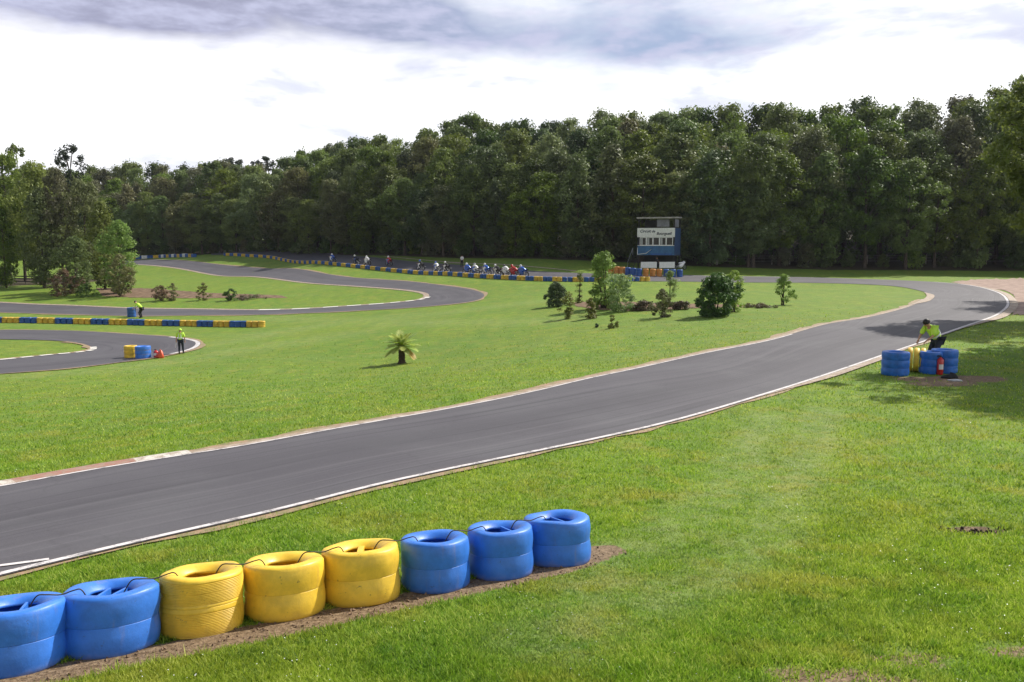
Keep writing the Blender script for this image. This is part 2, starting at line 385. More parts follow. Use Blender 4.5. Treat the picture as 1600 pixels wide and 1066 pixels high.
M['red'] = simple('red_enamel', (.55, .02, .02), .3, 0, .15, 8, .4); M['redorange'] = simple('orange_red_plastic', (.75, .10, .035), .4, 0, .2, 8)
M['whitecloth'] = simple('white_cloth', (.74, .74, .73), .85, 0, .15, 8); M['greycloth'] = simple('grey_cloth', (.42, .43, .44), .9, 0, .25, 8)
M['wood'] = simple('grey_timber', (.42, .38, .33), .85, 0, .35, 6, 0, .5)
M['bikeblue'] = simple('blue_fairing', (.03, .12, .5), .25, 0, .1, 4, .6); M['bikered'] = simple('red_fairing', (.5, .03, .03), .25, 0, .1, 4, .6)
M['bikewhite'] = simple('white_fairing', (.8, .8, .82), .25, 0, .08, 4, .6); M['bikeblack'] = simple('black_fairing', (.03, .03, .035), .25, 0, .1, 4, .6)

# ------------------------------------------------------------------ world and sun
SUN_AZ = (.79, .61); SUN_EL = math.radians(43)
def make_world():
    w = bpy.data.worlds.new('World'); S.world = w; w.use_nodes = True; t = NT(w.node_tree)
    out = t.n('ShaderNodeOutputWorld'); bg = t.n('ShaderNodeBackground'); t.l(bg.outputs[0], out.inputs[0])
    sky = t.n('ShaderNodeTexSky'); sky.sky_type = 'NISHITA'; sky.sun_disc = False
    sky.sun_elevation = SUN_EL; sky.sun_rotation = math.atan2(SUN_AZ[0], SUN_AZ[1]); sky.air_density = 1; sky.dust_density = 1.5
    d = t.n('ShaderNodeTexCoord').outputs['Generated']; sx = t.n('ShaderNodeSeparateXYZ'); t.l(d, sx.inputs[0]); x, y, z = sx.outputs
    # azimuth-like and elevation-like coordinates (true direction, wraps all round)
    az = t.math('ARCTAN2', x, y); el = t.math('ARCSINE', z)
    pl = t.n('ShaderNodeCombineXYZ'); den = t.math('ADD', t.math('MAXIMUM', z, 0), .12)
    t.l(t.math('DIVIDE', x, den), pl.inputs[0]); t.l(t.math('DIVIDE', y, den), pl.inputs[1])
    nA = t.noise(.9, pl.outputs[0], 8, .58, .3); ne = t.n('ShaderNodeCombineXYZ')
    t.l(t.math('MULTIPLY', az, 2.6), ne.inputs[0]); t.l(t.math('MULTIPLY', el, 8.5), ne.inputs[1])
    nB = t.noise(2.4, ne.outputs[0], 8, .56, .25); nC = t.noise(7, ne.outputs[0], 6, .6)
    def blob(u, v, su, sv, amp):
        a0 = math.atan((u - 800) / F); e0 = math.atan((380 - v) / F)
        a = t.math('DIVIDE', t.math('SUBTRACT', az, a0), su / F); e = t.math('DIVIDE', t.math('SUBTRACT', el, e0), sv / F)
        r = t.math('ADD', t.math('MULTIPLY', a, a), t.math('MULTIPLY', e, e))
        return t.math('MULTIPLY', t.math('EXPONENT', t.math('MULTIPLY', r, -1)), amp)
    tot = None
    for b in [(110, 46, 230, 52, 1.45), (270, 76, 130, 18, .6), (480, 34, 210, 50, 1.0), (660, 58, 130, 40, 1.05), (980, 72, 250, 54, 1.2),
              (1080, 90, 150, 24, .45), (955, 146, 45, 17, .42), (1570, 112, 60, 16, .4), (575, 117, 90, 6, .2), (600, -40, 700, 62, .7), (0, 168, 40, 6, .15)]:
        q = blob(*b); tot = q if tot is None else t.math('ADD', tot, q)
    gen = t.math('MULTIPLY', t.mapr(nA, .45, .62), t.mapr(el, .30, .55))        # broken cloud overhead and behind
    k = t.math('ADD', t.math('ADD', tot, gen), t.math('MULTIPLY', t.math('SUBTRACT', nB, .5), 2.0))
    k = t.math('ADD', k, t.math('MULTIPLY', t.math('SUBTRACT', nC, .5), .5))
    dark = t.mapr(k, -.05, 1.25, 0, 1, False)
    tint = t.mix(t.mapr(az, -.35, .15), (3.5, 3.6, 5.0), (3.6, 4.5, 6.4))
    tint = t.mix(t.mapr(t.math('ADD', t.math('MULTIPLY', nC, .6), t.math('MULTIPLY', nB, .4)), .40, .62), tint, (5.4, 5.6, 7.4))
    soft = t.mix(t.mapr(nC, .3, .7), (11.2, 11.3, 11.8), (12.6, 12.6, 12.6))
    soft = t.mix(t.math('MULTIPLY', t.mapr(nB, .50, .66), t.mapr(el, .01, .12)), soft, (8.6, 8.9, 10.0))
    c = t.mix(dark, soft, tint)
    hi = t.mapr(el, .40, .8, 0, .9)                                               # bluer and dimmer high overhead
    c = t.mix(hi, c, sky.outputs[0])
    away = t.mapr(t.math('ADD', t.math('MULTIPLY', x, SUN_AZ[0]), t.math('MULTIPLY', y, SUN_AZ[1])), -.9, -.05, .4, 1)
    c = t.mix(1, c, away, 'MULTIPLY'); t.l(c, bg.inputs[0]); bg.inputs[1].default_value = .1
make_world()
sl = bpy.data.lights.new('sun', 'SUN'); sl.energy = 5.0; sl.angle = math.radians(.5); sl.color = (1, .95, .86)
sun = bpy.data.objects.new('sun', sl); COL.objects.link(sun)
sd = Vector((SUN_AZ[0] * math.cos(SUN_EL), SUN_AZ[1] * math.cos(SUN_EL), math.sin(SUN_EL)))
sun.rotation_euler = sd.to_track_quat('Z', 'Y').to_euler(); sun.location = (60, 50, 90)

# ------------------------------------------------------------------ tracks (ribbons on the terrain)
def catmull(P, n):
    P = np.asarray(P, float); m = len(P); Q = np.vstack([2 * P[0] - P[1], P, 2 * P[-1] - P[-2]])
    out = []
    for i in range(m - 1):
        p0, p1, p2, p3 = Q[i:i + 4]
        for s_ in np.linspace(0, 1, n, endpoint=False):
            out.append(.5 * ((2 * p1) + (-p0 + p2) * s_ + (2 * p0 - 5 * p1 + 4 * p2 - p3) * s_ ** 2 + (-p0 + 3 * p1 - 3 * p2 + p3) * s_ ** 3))
    out.append(P[-1]); return np.array(out)
def resample(P, N):
    d = np.concatenate([[0], np.cumsum(np.linalg.norm(np.diff(P, axis=0), axis=1))]); s_ = np.linspace(0, d[-1], N)
    return np.stack([np.interp(s_, d, P[:, i]) for i in range(P.shape[1])], -1)
def ribbon(name, A, B, off, cross, mat, kind='structure', prof=None, label=None):
    """sheet between two world polylines of equal length"""
    n = len(A); s_ = np.linspace(0, 1, cross + 1)
    XY = A[:, None, :2] * (1 - s_)[None, :, None] + B[:, None, :2] * s_[None, :, None]
    Z = gz(XY[..., 0], XY[..., 1]) + off
    if prof is not None: Z = Z + np.asarray(prof)[None]
    V = np.dstack([XY, Z]).reshape(-1, 3)
    c = XY[:, cross // 2]; L = np.concatenate([[0], np.cumsum(np.linalg.norm(np.diff(c, axis=0), axis=1))])
    wid = np.linalg.norm(B[:, :2] - A[:, :2], axis=1)
    uv = np.stack([np.repeat(L, cross + 1), (s_[None] * wid[:, None]).ravel()], -1)
    i = np.arange(n - 1)[:, None] * (cross + 1) + np.arange(cross)[None]
    Fq = np.stack([i, i + 1, i + cross + 2, i + cross + 1], -1).reshape(-1, 4)
    a, b, c3 = V[Fq[0]][:3]
    if np.cross(b - a, c3 - a)[2] < 0: Fq = Fq[:, ::-1]
    me = np_mesh(name, V, Fq, True, uv); o = link(name, me, mat); tag(o, label, None, None, kind); return o
def offset(P, d):
    """shift a ground polyline sideways (left of travel for d>0)"""
    t = np.gradient(P[:, :2], axis=0); t /= np.linalg.norm(t, axis=1)[:, None] + 1e-9
    q = P.copy(); q[:, 0] += -t[:, 1] * d; q[:, 1] += t[:, 0] * d; return q
ROADS = []
def track(pairs, N, name, label):
    a = catmull(Gl([p[0] for p in pairs])[:, :2], 14); b = catmull(Gl([p[1] for p in pairs])[:, :2], 14)
    idx = np.linspace(0, len(a) - 1, N)
    f = lambda P: np.stack([np.interp(idx, np.arange(len(P)), P[:, k]) for k in (0, 1)], -1)
    a, b = f(a), f(b); ROADS.append(np.vstack([a, b[::-1]]))
    o = ribbon(name, a, b, .035, 10, M['asphalt'], label=label)
    return a, b
o1 = [(-300, 998), (-120, 940), (0, 905), (200, 856), (400, 810), (600, 760), (800, 717), (1000, 674), (1100, 648), (1215, 613), (1370, 561),
      (1460, 530), (1530, 505), (1566, 490), (1578, 473), (1560, 457), (1515, 446), (1440, 440), (1340, 436), (1230, 433), (1100, 431), (980, 429), (880, 426), (800, 421), (700, 413), (600, 404), (500, 394), (420, 388), (330, 389)]
i1 = [(-300, 815), (-120, 783), (0, 762), (150, 735), (350, 703), (520, 672), (700, 640), (850, 609), (950, 586), (1090, 555), (1200, 533),
      (1290, 508), (1360, 496), (1420, 480), (1446, 468), (1449, 461), (1438, 455), (1400, 448), (1330, 444), (1230, 442), (1100, 441), (980, 440), (880, 438), (800, 436), (700, 430), (600, 421), (500, 411), (420, 403), (330, 399)]
a1, b1 = track(list(zip(o1, i1)), 420, 'track', 'grey asphalt track sweeping across the middle and round the right hand bend')
o2 = [(190, 405), (250, 406), (330, 412), (420, 420), (520, 430), (610, 438), (690, 446), (738, 453), (757, 462), (735, 472), (660, 480), (560, 486), (450, 491), (330, 493), (200, 494), (80, 491), (-60, 488), (-300, 486)]
i2 = [(190, 413), (240, 415), (300, 423), (380, 432), (470, 441), (550, 447), (620, 452), (660, 457), (670, 463), (655, 469), (610, 474), (540, 479), (450, 484), (330, 484), (200, 482), (80, 477), (-60, 471), (-300, 465)]
a2, b2 = track(list(zip(o2, i2)), 300, 'track', 'far grey asphalt loop with a hairpin on the left of the meadow')
o3 = [(-300, 514), (-60, 516), (40, 516), (130, 518), (210, 523), (270, 527), (305, 532), (314, 538), (300, 547), (250, 558), (180, 568), (90, 578), (0, 585), (-100, 592), (-300, 606)]
i3 = [(-300, 530), (-60, 531), (10, 531), (60, 532), (100, 534), (128, 538), (142, 543), (144, 546), (138, 549), (115, 552), (80, 555), (40, 559), (0, 563), (-100, 571), (-300, 585)]
a3, b3 = track(list(zip(o3, i3)), 220, 'track', 'short grey asphalt hairpin at the left edge of the meadow')

def seg(P, u0, u1):
    """part of polyline P whose arc fraction lies in u0..u1"""
    n = len(P); return P[int(u0 * (n - 1)):int(u1 * (n - 1)) + 1]
def strip(name, P, d0, d1, off, mat, step=.4, cross=1, prof=None, label=None, taper=0):
    L = np.linalg.norm(np.diff(P, axis=0), axis=1).sum(); Q = resample(P, max(3, int(L / step)))
    if mat is M['verge']:
        r = np.random.default_rng(len(Q)); f = np.interp(np.arange(len(Q)), np.arange(0, len(Q) + 3, 3), r.uniform(.25, 1.35, len(np.arange(0, len(Q) + 3, 3))))[:, None]
        dd = min((d0, d1), key=abs); dl = d1 if dd == d0 else d0; A0, B0 = offset(Q, dd), offset(Q, dl); return ribbon(name, A0, A0 + (B0 - A0) * f, off, cross, mat, label=label)
    if taper:
        e = np.linspace(0, 1, len(Q)); w = np.minimum(1, np.minimum(e, 1 - e) / taper); w = (w * w * (3 - 2 * w))[:, None]; dd = min((d0, d1), key=abs); dl = d1 if dd == d0 else d0
        A0, B0 = offset(Q, dd), offset(Q, dl); return ribbon(name, A0, A0 + (B0 - A0) * np.maximum(w, .04), off, cross, mat, prof=prof, label=label)
    return ribbon(name, offset(Q, d0), offset(Q, d1), off, cross, mat, prof=prof, label=label)
# which side is outside: track centre vs edge
def side(P, Qc):
    t = P[len(P) // 2 + 1] - P[len(P) // 2]; w = Qc[len(P) // 2] - P[len(P) // 2]
    return 1 if (t[0] * w[1] - t[1] * w[0]) > 0 else -1     # +1: the road lies to the left
s1 = side(a1, b1); s1b = side(b1, a1)
strip('edge_line', seg(a1, 0, .395), s1 * .02, s1 * .13, .043, M['line'], .3)
strip('edge_line', seg(b1, 0, .37), s1b * .02, s1b * .12, .043, M['line'], .3)
strip('edge_line', seg(a1, .40, .60), s1 * .05, s1 * .22, .044, M['line'], .5)
strip('kerb', seg(b1, 0.02, .135), -s1b * .42, s1b * .01, .055, M['kerb'], .2, 4, [0, .015, .02, .01, -.012], 'worn red and white painted kerb along the inside edge')
strip('verge', seg(b1, .135, .5), -s1b * .25, s1b * .01, .041, M['edge'], .3)
strip('verge', seg(b1, .02, .5), -s1b * .62, -s1b * .30, .024, M['verge'], .3)
strip('verge', seg(a1, 0.0, .395), -s1 * .17, s1 * .01, .022, M['verge'], .3)
strip('verge', seg(a1, .31, .385), -s1 * .30, -s1 * .0, .042, M['edge'], .3, taper=.4)
strip('kerb', seg(b1, .47, .56), -s1b * .1, s1b * .5, .06, M['edge'], .4, taper=.3)
strip('kerb', seg(a1, .41, .58), -s1 * .5, s1 * .0, .05, M['edge'], .5, taper=.2)
s2 = side(a2, b2); s2b = side(b2, a2)
strip('verge', a2, -s2 * .5, s2 * .02, .04, M['verge'], .8); strip('verge', b2, -s2b * .6, s2b * .05, .042, M['edge'], .8)
for k in range(9):                                   # white blocks on the hairpin's inner kerb
    a = .49 + k * .028; strip('kerb', seg(b2, a, a + .017), -s2b * .25, s2b * .35, .07, M['block'], .3)
s3 = side(a3, b3); s3b = side(b3, a3)
strip('verge', a3, -s3 * .3, s3 * .02, .04, M['verge'], .5); strip('edge_line', seg(a3, .36, .62), s3 * .05, s3 * .35, .046, M['line'], .3)
strip('kerb', seg(b3, .3, .98), -s3b * .5, s3b * .02, .045, M['verge'], .4)
for k in range(8):
    a = .44 + k * .055; strip('kerb', seg(b3, a, a + .036), -s3b * .12, s3b * .3, .06, M['block'], .25)
# painted grid mark near the lower edge
g0, g1 = G(-60, 897), G(77, 879); q = resample(np.array([g0, g1]), 12); strip('painted_mark', q, -.045, .045, .046, M['line'], .2)
# verge lines on the far straight
for (p0, p1) in [((600, 401), (722, 411)), ((430, 386), (505, 391)), ((700, 411), (900, 424))]:
    q = resample(Gl([p0, p1]), 30); strip('verge', q, -.25, .25, .05, M['edge'], .8)

# gravel run-off on the right and planted soil beds
def patch(name, top, bot, off, mat, label, jit=.25, N=60):
    a = resample(catmull(Gl(top)[:, :2], 10), N); b = resample(catmull(Gl(bot)[:, :2], 10), N)
    r = np.random.default_rng(len(top) * 7 + N)
    w = (b - a); a = a - w * (r.normal(0, jit * .12, (N, 1))); b = b + w * (r.normal(0, jit * .12, (N, 1)))
    return ribbon(name, a, b, off, 6, mat, label=label)
patch('gravel_ground', [(1485, 441), (1530, 437), (1620, 435), (1760, 435)], [(1520, 447), (1582, 458), (1598, 494), (1780, 500)], .018, M['gravel'], 'pale pinkish gravel run-off outside the bend')
patch('soil_ground', [(895, 473), (940, 471), (1010, 473), (1080, 475), (1170, 477)], [(900, 479), (940, 484), (1010, 486), (1080, 482), (1170, 480)], .02, M['soil'], 'brown planted bed under the infield shrubs')
patch('soil_ground', [(150, 450), (230, 451), (330, 458), (440, 462)], [(160, 463), (240, 466), (340, 466), (450, 466)], .02, M['soil'], 'brown planted bed by the far shrubs')

# ------------------------------------------------------------------ ground sheet
def axis(lo, a, b, hi, st, mx, gr=1.06):
    c = list(np.arange(a, b + 1e-6, st)); s_ = st; x = c[-1]; r = []
    while x < hi: s_ = min(s_ * gr, mx); x += s_; r.append(x)
    s_ = st; x = a; l = []
    while x > lo: s_ = min(s_ * gr, mx); x -= s_; l.append(x)
    return np.array(l[::-1] + c + r)
gx = axis(-330, -8, 13, 330, .16, 4); gy = axis(-40, 3.5, 20, 440, .16, 4, 1.05)
GX, GY = np.meshgrid(gx, gy); GZ = gz(GX, GY)
def dist_poly(px, py, P):
    d = np.full(px.shape, 1e9)
    for a, b in zip(P[:-1], P[1:]):
        ab = b[:2] - a[:2]; t = np.clip(((px - a[0]) * ab[0] + (py - a[1]) * ab[1]) / (ab @ ab + 1e-9), 0, 1)
        d = np.minimum(d, np.hypot(px - a[0] - ab[0] * t, py - a[1] - ab[1] * t))
    return d
STACK_PX = [(26, 1058), (174, 1028), (317, 997), (447, 972), (566, 949), (680, 928), (783, 907), (873, 887)]
row = Gl([(-90, 1088), (46, 1062), (174, 1034), (317, 1006), (447, 980), (566, 953), (680, 930), (783, 907), (873, 886), (925, 868), (945, 860)])
def smooth(x, a, b): t = np.clip((x - a) / (b - a), 0, 1); return t * t * (3 - 2 * t)
def dirt_f(x, y):
    d = 1 - smooth(dist_poly(x, y, row), .12, .36)
    for (u, v, r, amp) in [(1330, 1075, .5, .72), (1420, 1030, .35, .55), (1260, 1055, .3, .6), (1525, 828, .26, 1.2), (1130, 905, .12, .5), (1600, 1020, .3, .6),
                           (1510, 592, .9, .9), (1430, 592, .6, .7), (1470, 600, .8, .7), (660, 945, .12, .3), (1060, 925, .15, .5), (1330, 690, .5, .35)]:
        g = G(u, v); e = np.hypot((x - g[0]) / (1.6 if v > 700 else 2.0), y - g[1]); d = np.maximum(d, amp * (1 - smooth(e, r * .4, r * 1.2)))
    return d
WP = [Gl([(1285, 640), (1265, 700), (1225, 780), (1180, 850), (1080, 910), (960, 955), (860, 1000)]),
      Gl([(1200, 650), (1165, 710), (1130, 770), (1050, 830), (960, 870), (900, 960)])]
WP2 = [Gl([(300, 545), (430, 520), (560, 500), (700, 488), (860, 470)]), Gl([(0, 590), (200, 575), (420, 540), (560, 520)]), Gl([(380, 495), (520, 500), (700, 505), (900, 500)])]
def worn_f(x, y):
    w = np.zeros(x.shape)
    for P in WP: w = np.maximum(w, .8 * (1 - smooth(dist_poly(x, y, P), .1, .85)))
    for P in WP2: w = np.maximum(w, .6 * (1 - smooth(dist_poly(x, y, P), .4, 3.2)))
    return w
FB = np.array([(-260, 250), (-150, 214), (-95, 203), (-66, 186), (-38, 163), (-11, 141), (9, 124), (22, 117.5), (45, 117), (72, 116), (110, 112), (130, 100), (150, 60), (170, 10), (200, -30)], float)
def behind(x, y):
    """signed depth behind the wood's edge"""
    d = dist_poly(x, y, FB); yi = np.interp(x, FB[:11, 0], FB[:11, 1]); ins = (y > yi) | (x > 135)
    return np.where(ins, d, -d)
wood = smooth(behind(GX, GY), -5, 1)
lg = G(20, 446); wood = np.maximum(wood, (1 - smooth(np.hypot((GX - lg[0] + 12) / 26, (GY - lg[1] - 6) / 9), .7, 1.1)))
ny, nx = GX.shape
i = np.arange(ny - 1)[:, None] * nx + np.arange(nx - 1)[None]
Fq = np.stack([i, i + 1, i + nx + 1, i + nx], -1).reshape(-1, 4)
rg = np.random.default_rng(3)
GZn = GZ + np.where((GX > -9) & (GX < 14) & (GY < 20), rg.normal(0, .004, GX.shape), 0)
# the sunken hole in the near grass
hg = G(1525, 828); GZn = GZn - .14 * np.exp(-(((GX - hg[0]) / .22) ** 2 + ((GY - hg[1]) / .13) ** 2))
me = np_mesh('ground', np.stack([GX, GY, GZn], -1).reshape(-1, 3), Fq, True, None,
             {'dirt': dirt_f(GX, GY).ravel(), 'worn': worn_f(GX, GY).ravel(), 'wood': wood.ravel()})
tag(link('ground', me, M['ground']), 'mown green meadow sloping from the bank down to the valley', None, None, 'structure')

def inside(px, py, poly):
    r = np.zeros(px.shape, bool); n = len(poly); j = n - 1
    for k in range(n):
        xi, yi = poly[k]; xj, yj = poly[j]
        c = ((yi > py) != (yj > py)) & (px < (xj - xi) * (py - yi) / (yj - yi + 1e-12) + xi); r ^= c; j = k
    return r
# ------------------------------------------------------------------ grass blades and daisies near the bank
def blades(N=560000):
    r = np.random.default_rng(11)
    u = r.random(N); Y = 1 / (1 / 4.0 + u * (1 / 70 - 1 / 4.0)); X = (r.random(N) * 1.5 - .75) * Y
    X += r.normal(0, .3, N)
    rp = resample(np.vstack([ROADS[0][:420]]), 160); rp2 = ROADS[0]
    k = ~inside(X, Y, rp2[::2]) & (r.random(N) > smooth(Y, 16, 66)); X, Y = X[k], Y[k]
    for rq in ROADS[1:]: k = ~inside(X, Y, rq[::2]); X, Y = X[k], Y[k]
    d = dirt_f(X, Y); k = r.random(len(X)) > d * 1.25; X, Y = X[k], Y[k]
    da = dist_poly(X, Y, resample(a1[:240], 90)); db = dist_poly(X, Y, resample(b1[:240], 90))
    k = (da > .03 + .16 * r.random(len(X))) & (db > .5); X, Y = X[k], Y[k]
    w = worn_f(X, Y); n = len(X); Z = gz(X, Y)
    cl = .5 + .5 * np.sin(X * 3.1 + 1.3 * np.sin(Y * 2.3)) * np.sin(Y * 2.7 + 1.7 * np.sin(X * 1.9))
    h = (.018 + .026 * r.random(n) + .014 * cl) * (1 - .45 * w) * (1 + .015 * Y); a = r.random(n) * 2 * PI; wd = .0024 + .00055 * Y; tuft = np.maximum(0, np.sin(X * 9.3 + 2 * np.sin(Y * 5.1)) * np.sin(Y * 8.1 + 2 * np.sin(X * 6.7))); h = h * (1 + .55 * tuft * (1 - w))
    lean = r.normal(0, .55, (n, 2)) * h[:, None]
    P = np.stack([X, Y, Z - .004], -1); dx = np.stack([np.cos(a) * wd, np.sin(a) * wd, 0 * a], -1)
    tip = P + np.stack([lean[:, 0], lean[:, 1], h], -1)
    V = np.stack([P - dx, P + dx, tip], 1).reshape(-1, 3); Fq = np.arange(3 * n).reshape(-1, 3)
    tint = np.repeat(np.clip(r.normal(.5, .25, n) + (cl - .5) * .3 - .12 * tuft, 0, 1), 3)
    me = np_mesh('grass', V, Fq, False, None, {'tint': tint, 'worn': np.repeat(w, 3)})
    tag(link('grass', me, M['blade']), 'short mown grass blades on the near bank and verges', None, None, 'stuff')
blades()
def daisies(N=900):
    r = np.random.default_rng(5); V = []; Fq = []
    Y = 1 / (1 / 4.5 + r.random(N) * (1 / 30 - 1 / 4.5)); X = (r.random(N) * 1.4 - .7) * Y
    cl = np.sin(X * 1.1 + 2) * np.sin(Y * .9 + X * .4); k = (cl > -.6) & ~inside(X, Y, ROADS[0][::2]) & (dirt_f(X, Y) < .2) & (dist_poly(X, Y, a1[:200:3]) > .4) & (dist_poly(X, Y, b1[:200:3]) > .8)
    X, Y = X[k], Y[k]; Z = gz(X, Y) + .035; n = len(X); rad = .003 + .0003 * Y
    ang = np.arange(6) / 6 * 2 * PI
    V = np.stack([X[:, None] + rad[:, None] * np.cos(ang), Y[:, None] + rad[:, None] * np.sin(ang), Z[:, None] + rad[:, None] * .35 * np.cos(ang + X[:, None])], -1).reshape(-1, 3)
    me = np_mesh('daisies', V, np.arange(6 * n).reshape(-1, 6))
    tag(link('daisies', me, M['white']), 'tiny white daisies scattered in the mown grass', None, None, 'stuff')
daisies()
def clods():
    r = np.random.default_rng(8); mb = MB()
    for k in range(520):
        s_ = r.random(); q = resample(row, 200)[int(s_ * 199)]; x = q[0] + r.normal(0, .14); y = q[1] + r.normal(0, .14) - .02
        sz = .004 + .011 * r.random() ** 2; Mx = Matrix.Translation((x, y, gz(x, y) + sz * .2)) @ Euler(r.random(3) * 6).to_matrix().to_4x4()
        mb.box((0, 0, 0), (sz * 2, sz * 1.5, sz), Mx)
    tag(mb.build('soil_clods', M['soil']), 'loose brown soil crumbs on the bare strip by the tyres', None, None, 'stuff'); mb = MB()
    for k in range(420):
        x = hg[0] + r.normal(0, .13); y = hg[1] + r.normal(0, .06); sz = .006 + .014 * r.random()
        mb.box((0, 0, 0), (sz * 2, sz * 1.5, sz), Matrix.Translation((x, y, gz(x, y) - .14 * math.exp(-((x - hg[0]) / .22) ** 2 - ((y - hg[1]) / .13) ** 2) + .01)) @ Euler(r.random(3) * 6).to_matrix().to_4x4())
    tag(mb.build('soil_clods', simple('dark_soil', (.05, .035, .022), .95, 0, .5, 9)), 'dark crumbly earth in the small hole in the lawn', None, None, 'stuff')
clods()

# ------------------------------------------------------------------ tyre stacks (near)
def tyre_prof(w, R, r, ribs=False, top=(.06, .028, .010), bot=(.012, .0115, .0085)):
    h = w / 2; out = []
    for (a, b) in [(r, .46), (r + .012, .60), (r + .05, .86), ((R + r) / 2, 1.0), (R - top[0], .99), (R - top[1], .95), (R - top[2], .82)]: out.append((a, b * h))
    if ribs:
        for k in range(15):
            z = .70 - k * .1; rr = R - .002 - .006 * (k / 7 - 1) ** 2; out += [(rr, (z + .02) * h), (rr, (z - .03) * h), (rr - .007, (z - .04) * h), (rr - .007, (z - .07) * h)]
    else:
        for z in (.6, .4, .15, -.15, -.4, -.6): out.append((R + .001 - .020 * z * z, z * h))
    for (a, b) in [(R - bot[2], -.82), (R - bot[1], -.95), (R - bot[0], -.99), ((R + r) / 2, -1.0), (r + .05, -.86), (r + .012, -.60), (r, -.46),
                   (r + .02, -.40), (r + .09, -.55), (R - .05, -.5), (R - .03, 0), (R - .05, .5), (r + .09, .55), (r + .02, .40)]: out.append((a, b * h))
    return out
def tyre_mesh(seed, w, R, r, ribs=False, n=72, dent=.010, sd=None, seam=0, **kw):
    g = random.Random(seed if sd is None else sd); ph = [g.random() * 6.28 for _ in range(6)]; g = random.Random(seed)
    dn = [(g.uniform(-1.6, .3), g.uniform(-.05, .05), g.uniform(.006, .022) * dent / .01, g.uniform(.25, .6), g.uniform(.02, .04)) for _ in range(3)]
    def fn(rr, z, a, j):
        f = max(0, (rr - r) / (R - r))
        d = dent * f * (math.sin(2 * a + ph[0]) + .6 * math.sin(3 * a + ph[1]) + .35 * math.sin(5 * a + ph[2]))
        free = 0 if seam == 2 else (1 if seam * z <= 0 else 0)
        zz = z + free * dent * .7 * f * math.sin(2 * a + ph[3]) * (1 if z > 0 else .6) + free * dent * .35 * math.sin(4 * a + ph[4])
        for (a0, z0, am, sa, sz) in dn:
            da = (a - a0 + PI) % (2 * PI) - PI; d -= f * am * math.exp(-(da / sa) ** 2 - ((z - z0 - .05 * da) / sz) ** 2)
        return rr + d, zz
    mb = MB(); mb.lathe(tyre_prof(w, R, r, ribs, **kw), n, None, True, fn); return mb.mesh('tyre')
def surf_rot(x, y, e=.4):
    nx_ = -(gz(x + e, y) - gz(x - e, y)) / (2 * e); ny_ = -(gz(x, y + e) - gz(x, y - e)) / (2 * e)
    return Vector((nx_, ny_, 1)).normalized().to_track_quat('Z', 'Y').to_euler()
stack_lab = ['blue painted tyre stack at the low end of the near row, cut by the edge',
             'blue painted tyre stack with two plates across its hole, beside the ribbed yellow one',
             'yellow tyre stack with ribbed tread, beside two blue ones',
             'plain yellow tyre stack, middle one of the three yellow stacks',
             'yellow tyre stack with a wide divider in its hole, touching a blue stack',
             'blue tyre stack with plain open hole, touching the last yellow stack',
             'blue tyre stack between two other blue stacks, middle of the three',
             'blue tyre stack at the upper end of the near row, beside bare earth']
st_cols = ['blue', 'blue', 'yellow', 'yellow', 'yellow', 'blue', 'blue', 'blue']
TOPS = []
for k, (u, v) in enumerate(STACK_PX):
    # base centre: the front foot of the stack is drawn at (u,v)
    g = G(u, v); dirn = np.array([g[0], g[1]]); dirn /= np.linalg.norm(dirn); R = .358 + .006 * math.sin(k * 2.1)
    c = g[:2] + dirn * R * .93; z = gz(*c)
    root = empty('tyre_stack', (c[0], c[1], z - .015), 0, stack_lab[k], 'tyre stack', 'painted tyre stacks in the near row')
    root.rotation_euler = surf_rot(*c); w = .249 + (.008 if k in (2, 4) else 0)
    q = random.Random(k * 3 + 1)
    ox, oy, tx, ty = q.uniform(-.01, .01), q.uniform(-.01, .01), q.uniform(-.015, .015), q.uniform(-.015, .015)
    lower = link('tyre', tyre_mesh(k * 2, w, R, .155, k == 2, sd=k, seam=1, top=(.012, .0115, .0085), bot=(.05, .024, .008)), M[st_cols[k]], root, (ox, oy, w / 2), (tx, ty, 0))
    upper = link('tyre', tyre_mesh(k * 2 + 1, w, R, .165, k == 2, sd=k, seam=-1), M[st_cols[k] + '_up'], root, (ox + w * ty, oy - w * tx, w * 1.492), (tx, ty, 0))
    TOPS.append((c[0], c[1], z + 2 * w - .03))
    def bar(x, ang=0, h=.16, wd=.022):
        mb = MB(); mb.box((x, 0, w * 1.93 - h / 2 - .03), (wd, .36 if abs(x) < .05 else .30, h)); mb.build('cross_plate', M[st_cols[k]], root, rot=(0, 0, ang), bevel=.004)
    if k == 1: bar(-.06, -.25); bar(.06, -.12)
    if k == 0: bar(-.05, .2)
    if k == 4: bar(.0, -.15, .14, .06)
    if k == 6: bar(-.09, .25, .12)
    if k == 7: bar(-.02, .35, .14)
    if k in (0, 1):
        mb = MB(); mb.lathe([(.0, -.009), (.03, -.009), (.034, 0), (.03, .009), (.0, .009)], 16)
        o = mb.build('bolt_plate', M['cream'], root, (R * .99, -.10, w * 1.05), (PI / 2, 0, .3)); o.scale = (.6, 1.5, 1)
wn = ['first blue and second blue', 'second blue and ribbed yellow', 'ribbed yellow and middle yellow', 'middle yellow and last yellow', 'last yellow and first upper blue', 'first and middle upper blue', 'middle and end upper blue']
